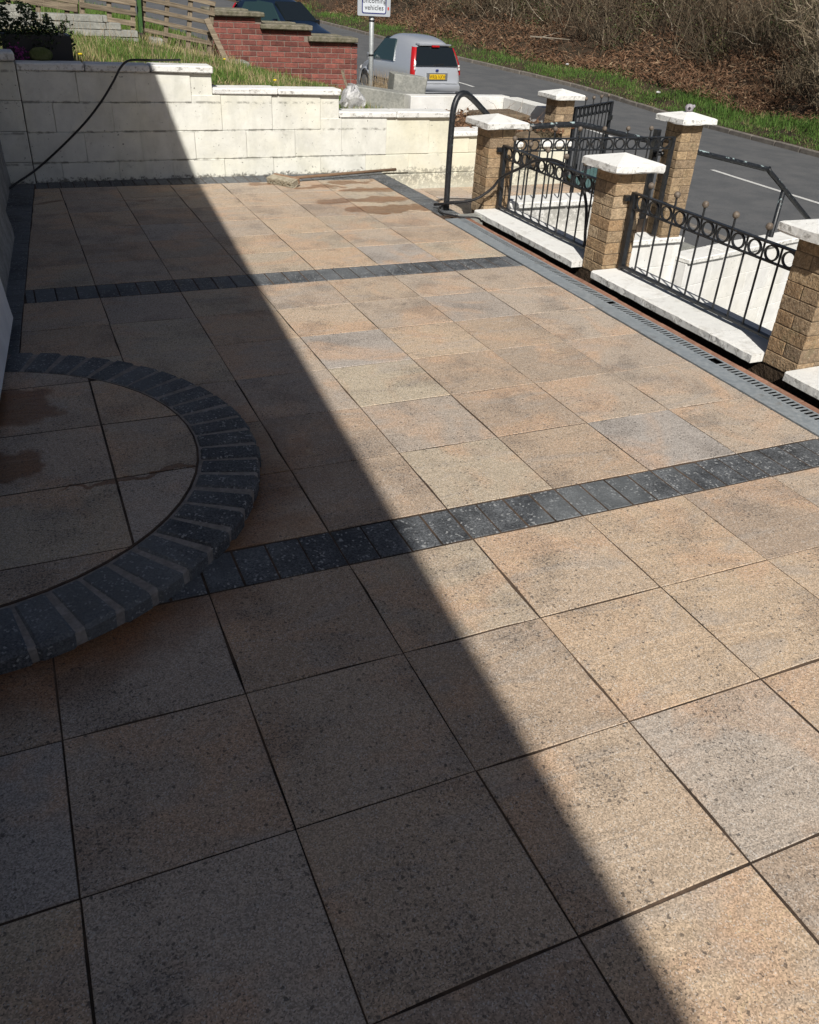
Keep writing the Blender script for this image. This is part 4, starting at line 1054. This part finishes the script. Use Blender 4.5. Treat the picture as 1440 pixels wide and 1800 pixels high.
        fcs = [tuple(range(5)) if s < 0 else tuple(range(4, -1, -1))] + [(i, (i + 1) % 5, (i + 1) % 5 + 5, i + 5) for i in range(5)]
        child('side_window', (outp + inn, fcs), M['glass2'], False)
        if not van:
            pts = [V(s * .785, .62, 1.02), V(s * .792, 1.42, .995), V(s * .632, 1.38, 1.40), V(s * .615, .78, 1.375)]
            outp = [p + o_ * .012 for p in pts]; inn = [p - o_ * .04 for p in pts]
            child('side_window', (outp + inn, [tuple(range(4)) if s < 0 else tuple(range(3, -1, -1))] + [(i, (i + 1) % 4, (i + 1) % 4 + 4, i + 4) for i in range(4)]), M['glass2'], False)
        child('door_trim', bar((s * .822, .75, .52), (s * .83, 2.75, .50), .02, .05), M['plastic'], False)
        child('mirror', xform(cbox(-.09, .09, -.05, .05, -.06, .06, .02), Matrix.Translation(V(s * .91, 2.55, 1.0))), paint_)
        for yw in (.62, 3.08):
            arch = tube([(s * .80 , yw + .36 * math.cos(a), .32 + .36 * math.sin(a)) for a in [rad(-12 + 17 * i) for i in range(13)]], .032, 6)
            child('wheel_arch', arch, paint_)
            wv = [(s * .68, yw, .30), (s * .825, yw, .30)]
            wo = child('wheel', tube(wv, .31, 20), M['rubber'])
            o = child('rim', tube([(s * .80, yw, .30), (s * .835, yw, .30)], .20, 16), M['alloy'], False); o.parent = wo
        child('headlight', sphere((s * .58, 3.62, .64), .15, 12, 8, (1, .8, .6)), M['whitelens'])
    ws = [V(-.66, 2.80, 1.005), V(.66, 2.80, 1.005), V(.545, 2.16, 1.405), V(-.545, 2.16, 1.405)]; nw = V(0, .53, .85)
    child('windscreen', ([p + nw * .045 for p in ws] + [p - nw * .05 for p in ws], [(0, 1, 2, 3), (0, 4, 5, 1), (1, 5, 6, 2), (2, 6, 7, 3), (3, 7, 4, 0)]), M['glass'], False)
    child('bumper', cbox(-.79, .79, -.035, .20, .34, .56, .04, 0), paint_, True)
    child('valance', cbox(-.72, .72, -.02, .2, .22, .34, .02), M['plastic'])
    child('plate_recess', box(-.34, .34, -.001, .06, .655, .815), M['alloy'], False)
    if plate_txt:
        po = child('number_plate', cbox(-.26, .26, -.016, .03, .675, .787, .004), M['plate'], False)
        d = text_data(plate_txt, .125, .001); Mt = Matrix.Translation(V(0, -.0175, .690)) @ Matrix.Rotation(rad(90), 4, 'X')
        d = ([V(q[0] * .78, q[1], q[2]) for q in d[0]], d[1])
        o = child('lettering', xform(d, Mt), M['ink'], False); o.parent = po
    child('badge', sphere((0, .028, .875), .055, 12, 6, (1, .3, .45)), M['blueink'])
    return t
car('car', (11.28, 21.3, -1.25), rad(4), M['silver'], 'silver hatchback parked on the road with its rear to us', None, 1.0, True, 'WR06 NXW')
car('car', (8.3, 30.7, -.72), rad(204), M['navy'], 'dark blue car parked behind the red brick wall', None, 1.05, False)

# ================================================================== VEGETATION AND SMALL DETAILS
class Tuft:
    def __init__(s): s.v = []; s.f = []; s.t = []
    def blade(s, p, h, wd, lean, tint, az=None):
        az = R.uniform(0, 6.283) if az is None else az; th = R.uniform(0, 6.283)
        ux, uy = math.cos(th) * wd / 2, math.sin(th) * wd / 2; lx, ly = math.cos(az) * lean, math.sin(az) * lean; b = len(s.v); x, y, z = p
        s.v += [(x - ux, y - uy, z), (x + ux, y + uy, z), (x + ux * .7 + lx * .35, y + uy * .7 + ly * .35, z + h * .6), (x - ux * .7 + lx * .35, y - uy * .7 + ly * .35, z + h * .6), (x + lx, y + ly, z + h)]
        s.f += [(b, b + 1, b + 2, b + 3), (b + 3, b + 2, b + 4)]; s.t += [tint] * 5
    def leaf(s, c, size, tint, nrm=None, asp=.55):
        a = V(R.gauss(0, 1), R.gauss(0, 1), R.gauss(0, .6)).normalized(); b = a.cross(V(R.gauss(0, 1), R.gauss(0, 1), R.gauss(0, 1))).normalized(); c = Vector(c); k = len(s.v)
        m_ = a.cross(b) * size * .18
        s.v += [c - a * size, c + b * size * asp + m_, c + a * size, c - b * size * asp + m_]; s.f += [(k, k + 1, k + 2), (k, k + 2, k + 3)]; s.t += [tint] * 4
    def twig(s, p, d, L, r, tint, bend=.25, seg=3):
        p = Vector(p); d = Vector(d).normalized(); k = len(s.v)
        for i in range(seg + 1):
            a = d.orthogonal().normalized(); b = d.cross(a); rr = r * (1 - .75 * i / seg)
            for q in range(3):
                th = 2.094 * q; s.v.append(p + (a * math.cos(th) + b * math.sin(th)) * rr); s.t.append(tint)
            if i:
                o = k + 3 * (i - 1)
                for q in range(3): s.f.append((o + q, o + (q + 1) % 3, o + 3 + (q + 1) % 3, o + 3 + q))
            p = p + d * (L / seg); d = (d + V(R.gauss(0, bend), R.gauss(0, bend), R.gauss(0, bend))).normalized()
        return p
    def make(s, name, mat, parent=None): return obj(name, (s.v, s.f), mat, parent, tint=s.t)
# ---- lawn grass
T = Tuft()
for i in range(26000):
    x = R.uniform(-.2, 5.0); y = 6.36 + (R.random() ** 1.5) * 6.2
    if (.2 < x < .78 and 6.4 < y < 6.85) or (4.25 < x and y < 7.95) or (y > 12.4 and x > 3.2): continue
    if 10.85 < y < 11.15 and x < 1.95: continue
    n_ = nz(x * 1.6, y * 1.6, 1, 4); dry = nz(x * 2.4, y * 2.4, 1, 9) > .02
    if n_ < -.32 and R.random() < .7: continue
    near = y < 6.75
    h = R.uniform(.025, .075) * (1.25 + n_) * (1.15 if n_ > .2 else 1) * (.62 if near else 1)
    T.blade((x, y, lawn_z(x, y) - .01), h, R.uniform(.005, .010), R.uniform(.01, .06), R.uniform(.78, 1) if dry and R.random() < .75 else R.uniform(0, .82))
for i in range(9000):
    x = R.uniform(-3, 3.2); y = R.uniform(11.8, 20); T.blade((x, y, lawn_z(x, y)), R.uniform(.1, .3), .016, R.uniform(.02, .1), R.uniform(0, .7))
tag(T.make('lawn_grass', M['grass']), 'tufty green and straw-coloured grass behind the back wall', 'grass', kind='stuff')
T = Tuft()
for i in range(240):
    x = R.uniform(.9, 3.2); y = R.choice((R.uniform(10.5, 11.6), R.uniform(7, 10.8))); T.twig((x, y, lawn_z(x, y)), (R.gauss(0, .3), R.gauss(0, .2), 1), R.uniform(.12, .34), .0022, R.uniform(0, 1), .18, 3)
tag(T.make('grass_stalks', M['straw']), 'thin dry stalks standing in the lawn', 'grass', kind='stuff')
DAN = [(.86, 7.0, 'yellow dandelion in the lawn right of the black planter'), (2.94, 10.4, 'yellow dandelion at the foot of the leaning plank'), (2.78, 7.4, 'yellow dandelion between the white wall and the red brick wall')]
for x, y, lab in DAN:
    z = lawn_z(x, y) + .07; dd = thing('dandelion', (x, y, lawn_z(x, y)), lab, 'flower', 'dandelions in the lawn')
    obj('flower_head', sphere((x, y, z), .020, 10, 6, (1, 1, .5)), M['yellowflower'], dd); obj('stalk', tube([(x, y, z - .09), (x, y, z)], .003, 5), M['shrub'], dd)
# ---- shrub in the planter
sh = thing('shrub', (.45, 6.64, 1.02), 'dark evergreen shrub growing in the black planter', 'shrub')
T = Tuft(); T2 = Tuft()
for i in range(26):
    e = T2.twig((R.uniform(.28, .66), R.uniform(6.55, 6.72), 1.0), (R.gauss(-.15, .45), R.gauss(0, .35), 1), R.uniform(.12, .34), .004, R.uniform(0, .5), .3, 3)
for i in range(3600):
    a = R.uniform(0, 6.28); rr = R.random() ** .5; cx, cy = .34 + .46 * rr * math.cos(a), 6.60 + .24 * rr * math.sin(a); top = 1.36 - .55 * (abs(cx - .40)) ** 1.2 + .07 * nz(cx * 9, cy * 9, 1, 2)
    z = R.uniform(.99, max(1.03, top)); 
    if nz(cx * 13, z * 13, 1, 6) < -.12: continue
    T.leaf((cx, cy, z), R.uniform(.011, .020), R.random())
for i in range(90): T.leaf((.40 + R.gauss(0, .10), 6.47, R.uniform(.98, 1.12)), R.uniform(.01, .02), R.random())
T2.make('stems', M['twig'], sh)['kind'] = 'stuff'; T.make('foliage', M['shrub'], sh)['kind'] = 'stuff'
T = Tuft()
for i in range(60): T.twig((R.uniform(.0, .75), R.uniform(6.6, 6.9), 1.0), (R.gauss(0, .5), R.gauss(0, .3), 1), R.uniform(.2, .45), .0018, R.uniform(.3, 1), .2, 3)
T.make('dry_stems', M['straw'], sh)['kind'] = 'stuff'
# ---- dry grass clump by the sign
dg = thing('dry_plant', (4.95, 9.6, .1), 'clump of dry brown stems in front of the sign pole', 'plant'); T = Tuft()
for i in range(420): T.twig((4.93 + R.gauss(0, .09), 9.6 + R.gauss(0, .07), .08), (R.gauss(0, .30), R.gauss(0, .25), 1), R.uniform(.30, .58), .0028, R.uniform(0, 1), .13, 4)
T.make('stems', M['straw'], dg)['kind'] = 'stuff'
# ---- litter on the planting bed
T = Tuft()
for i in range(1500):
    x, y = R.uniform(4.4, 5.76), R.uniform(6.38, 7.8); T.leaf((x, y, .315 + R.uniform(0, .06)), R.uniform(.012, .035), R.random())
for i in range(160): T.twig((R.uniform(4.5, 5.7), R.uniform(6.4, 7.4), .33), (R.gauss(0, 1), R.gauss(0, 1), .25), R.uniform(.1, .35), .004, R.uniform(.2, .9), .3)
tag(T.make('leaf_litter', M['bracken']), 'brown dead leaves and twigs on the planting bed', 'leaf litter', kind='stuff')
# ---- roadside verge
def bp(y, d): return V(road_c(y) + HW + .115 + d, y, bank_z(y, d))
def ybank():           # more plants where they show larger
    while True:
        y = R.uniform(5, 58)
        if R.random() < min(1.0, (17.0 / (y + 2)) ** 1.1): return y
T = Tuft()
for i in range(42000):
    y = ybank(); d = R.uniform(.0, 1.45 + .45 * nz(y * .8, 0, 1, 7)); k_ = nz(y * .7, d * 1.5, 1, 5)
    if d > .8 and R.random() < (d - .8) * 1.1: continue
    if k_ < -.25 and R.random() < .5: continue
    h = R.uniform(.05, .17) * (1.2 if d > .5 else .8) * (1 + .7 * k_); tt_ = R.random() ** 1.3
    T.blade(bp(y, d) - V(0, 0, .02), h, R.uniform(.010, .020), R.uniform(.02, .12), min(1, tt_ * .85 + (.5 if (d > 1.0 or k_ < -.1) and R.random() < .45 else 0)))
tag(T.make('verge_grass', M['verge']), 'bright green grass verge along the far kerb', 'grass', kind='stuff')
def bracken_zone(y, d): return nz(y * .28, d * .35, 1, 11) + (.35 if 15.5 < y < 27 and d < 3.2 else 0) - (.5 if y < 14.5 else 0) + (.15 if d < 1.9 else 0)
T = Tuft()
for i in range(46000):
    y = ybank(); d = 1.05 + R.random() ** 1.3 * 6.0; q = bracken_zone(y, d)
    if q < .05 and R.random() < .78: continue
    p = bp(y, d); p.z += abs(R.gauss(0, .12))
    T.leaf(p, R.uniform(.04, .13), min(1, max(0, R.gauss(.42, .24) + q * .3)), asp=R.uniform(.10, .30))
for i in range(6500):
    y = ybank(); d = 1.2 + R.random() * 4.5
    if bracken_zone(y, d) < .05 and R.random() < .6: continue
    T.twig(bp(y, d), (R.gauss(-.4, .7), R.gauss(0, .8), .6), R.uniform(.25, .7), .007, R.uniform(.3, 1), .35, 3)
tag(T.make('dead_bracken', M['bracken']), 'tangled reddish brown dead bracken on the bank', 'bracken', kind='stuff')
T = Tuft()
for i in range(14500):
    y = ybank(); d = (1.3 if y < 15.5 else 2.3) + R.random() * 5.2
    if bracken_zone(y, d) > .35: continue
    p = bp(y, d); p.z += R.random() * .4; arch = R.random() < .35
    T.twig(p, (R.gauss(-.35, .6), R.gauss(0, .75), .55 if arch else 1.1), R.uniform(.5, 1.7), R.uniform(.006, .014), max(0, min(1, R.gauss(.34, .25))), .26, 5)
tag(T.make('bramble_thicket', M['twig']), 'dense thicket of brown bramble stems on the bank', 'thicket', kind='stuff')
T = Tuft()
for c_ in range(210):
    y = ybank(); d = (1.6 if y < 15 else 2.5) + R.random() * 5.0
    if bracken_zone(y, d) > .30: continue
    c0 = bp(y, d); rr = R.uniform(.30, .85); tb = R.gauss(.42, .18); hh = R.uniform(.5, 1.1)
    for i in range(int(260 * rr)):
        u = V(R.gauss(0, .5), R.gauss(0, .5), abs(R.gauss(0, .6))); T.leaf(c0 + V(u.x * rr, u.y * rr, u.z * hh), R.uniform(.022, .055), max(0, min(1, tb + R.gauss(0, .18))))
tag(T.make('bramble_leaves', M['ivy']), 'dark olive bramble and ivy leaves through the thicket', 'leaves', kind='stuff')
# ---- individual leafless shrubs
def shrub(y, d, H, label, stems=7, tint=(.3, 1.0), spread=.45):
    b = bp(y, d); t = thing('bare_shrub', b, label, 'shrub', 'leafless shrubs on the bank'); A, B = Tuft(), Tuft()
    for i in range(stems):
        dr_ = V(R.gauss(-.15, spread), R.gauss(0, spread), 1); L = H * R.uniform(.55, 1.0); tn = R.uniform(*tint)
        p = Vector(b) + V(R.gauss(0, .12), R.gauss(0, .12), -.05); seg = 6; d_ = dr_.normalized(); r0 = .008 + .0085 * H * R.uniform(.5, 1.0)
        for s in range(seg):
            e = A.twig(p, d_, L / seg, r0 * (1 - s / seg * .75), tn, .06, 1); nd = (e - p).normalized()
            for q in range(4 if s else 1):
                bd = (nd + V(R.gauss(0, .6), R.gauss(0, .6), R.gauss(.1, .4))).normalized(); e2 = B.twig(p + (e - p) * R.random(), bd, L * R.uniform(.15, .38), r0 * .42, tn * R.uniform(.7, 1), .18, 4)
                for w_ in range(3): B.twig(e2 - bd * R.uniform(0, .25), bd + V(R.gauss(0, .6), R.gauss(0, .6), R.gauss(0, .5)), L * R.uniform(.08, .2), r0 * .26, tn * R.uniform(.7, 1), .25, 3)
            d_ = (nd + V(R.gauss(0, .13), R.gauss(0, .13), .03)).normalized(); p = e
    A.make('branches', M['twig'], t)['kind'] = 'stuff'; B.make('twigs', M['twig'], t)['kind'] = 'stuff'
shrub(15.4, 1.9, 3.8, 'pale many-stemmed leafless shrub above the right end of the verge', 16, (.72, 1.0), .50)
shrub(13.0, 2.2, 2.8, 'dark leafless shrub arching in at the right edge of the photo', 11, (.15, .5), .6)
shrub(12.4, 1.6, 2.0, 'low dark leafless shrub at the right edge just above the verge', 10, (.1, .4), .7)
shrub(17.4, 3.4, 2.6, 'leafless shrub left of the pale many-stemmed one', 9, (.25, .7), .5)
shrub(19.6, 3.2, 2.4, 'leafless shrub above the bare bracken patch', 9, (.2, .6), .5)
shrub(22.0, 3.4, 2.6, 'leafless shrub on the bank right of the silver car', 9, (.2, .6), .5)
shrub(27.0, 3.0, 2.6, 'leafless shrub on the bank behind the silver car', 9, (.2, .7), .5)
shrub(33.0, 3.2, 3.0, 'leafless shrub on the bank right of the road sign', 9, (.2, .6), .5)
shrub(41.0, 3.0, 3.0, 'farthest leafless shrub on the bank, left of the road sign', 9, (.2, .6), .5)
T = Tuft()
p = bp(29.5, 1.9) + V(0, 0, .25); T.twig(p, (-.1, -1, .03), 2.6, .03, 1.0, .06, 5); T.twig(p + V(0, -.8, .03), (.2, -1, .22), 1.1, .015, 1.0, .1, 4); T.twig(p + V(0, -1.2, .0), (-.3, -1, .12), .9, .012, .95, .1, 4)
tag(T.make('fallen_branch', M['twig']), 'pale fallen branch lying on the bank behind the silver car', 'branch')
T = Tuft()
for i in range(420):
    p = bp(17.2 + R.gauss(0, .45), 2.9 + R.gauss(0, .25)); T.twig(p, (R.gauss(-.3, .35), R.gauss(0, .5), 1), R.uniform(.3, .7), .006, R.uniform(.4, 1), .2, 4)
tag(T.make('dead_grass_clump', M['straw']), 'pale clump of dead grass on the bank', 'grass', kind='stuff')
for i, (y, d, lab) in enumerate(((26.3, 1.0, 'scrap of white litter on the verge behind the silver car'), (21.0, .6, 'scrap of white litter on the verge right of the silver car'))):
    p = bp(y, d) + V(0, 0, .12); d_ = sphere(p, .07, 8, 6, (1, .8, .5)); d_ = ([Vector(q) + V(nz(q[0] * 9, q[1] * 9, 1, 2), nz(q[1] * 9, q[2] * 9, 1, 3), 0) * .04 for q in d_[0]], d_[1]); tag(obj('litter', d_, M['bag']), lab, 'litter')
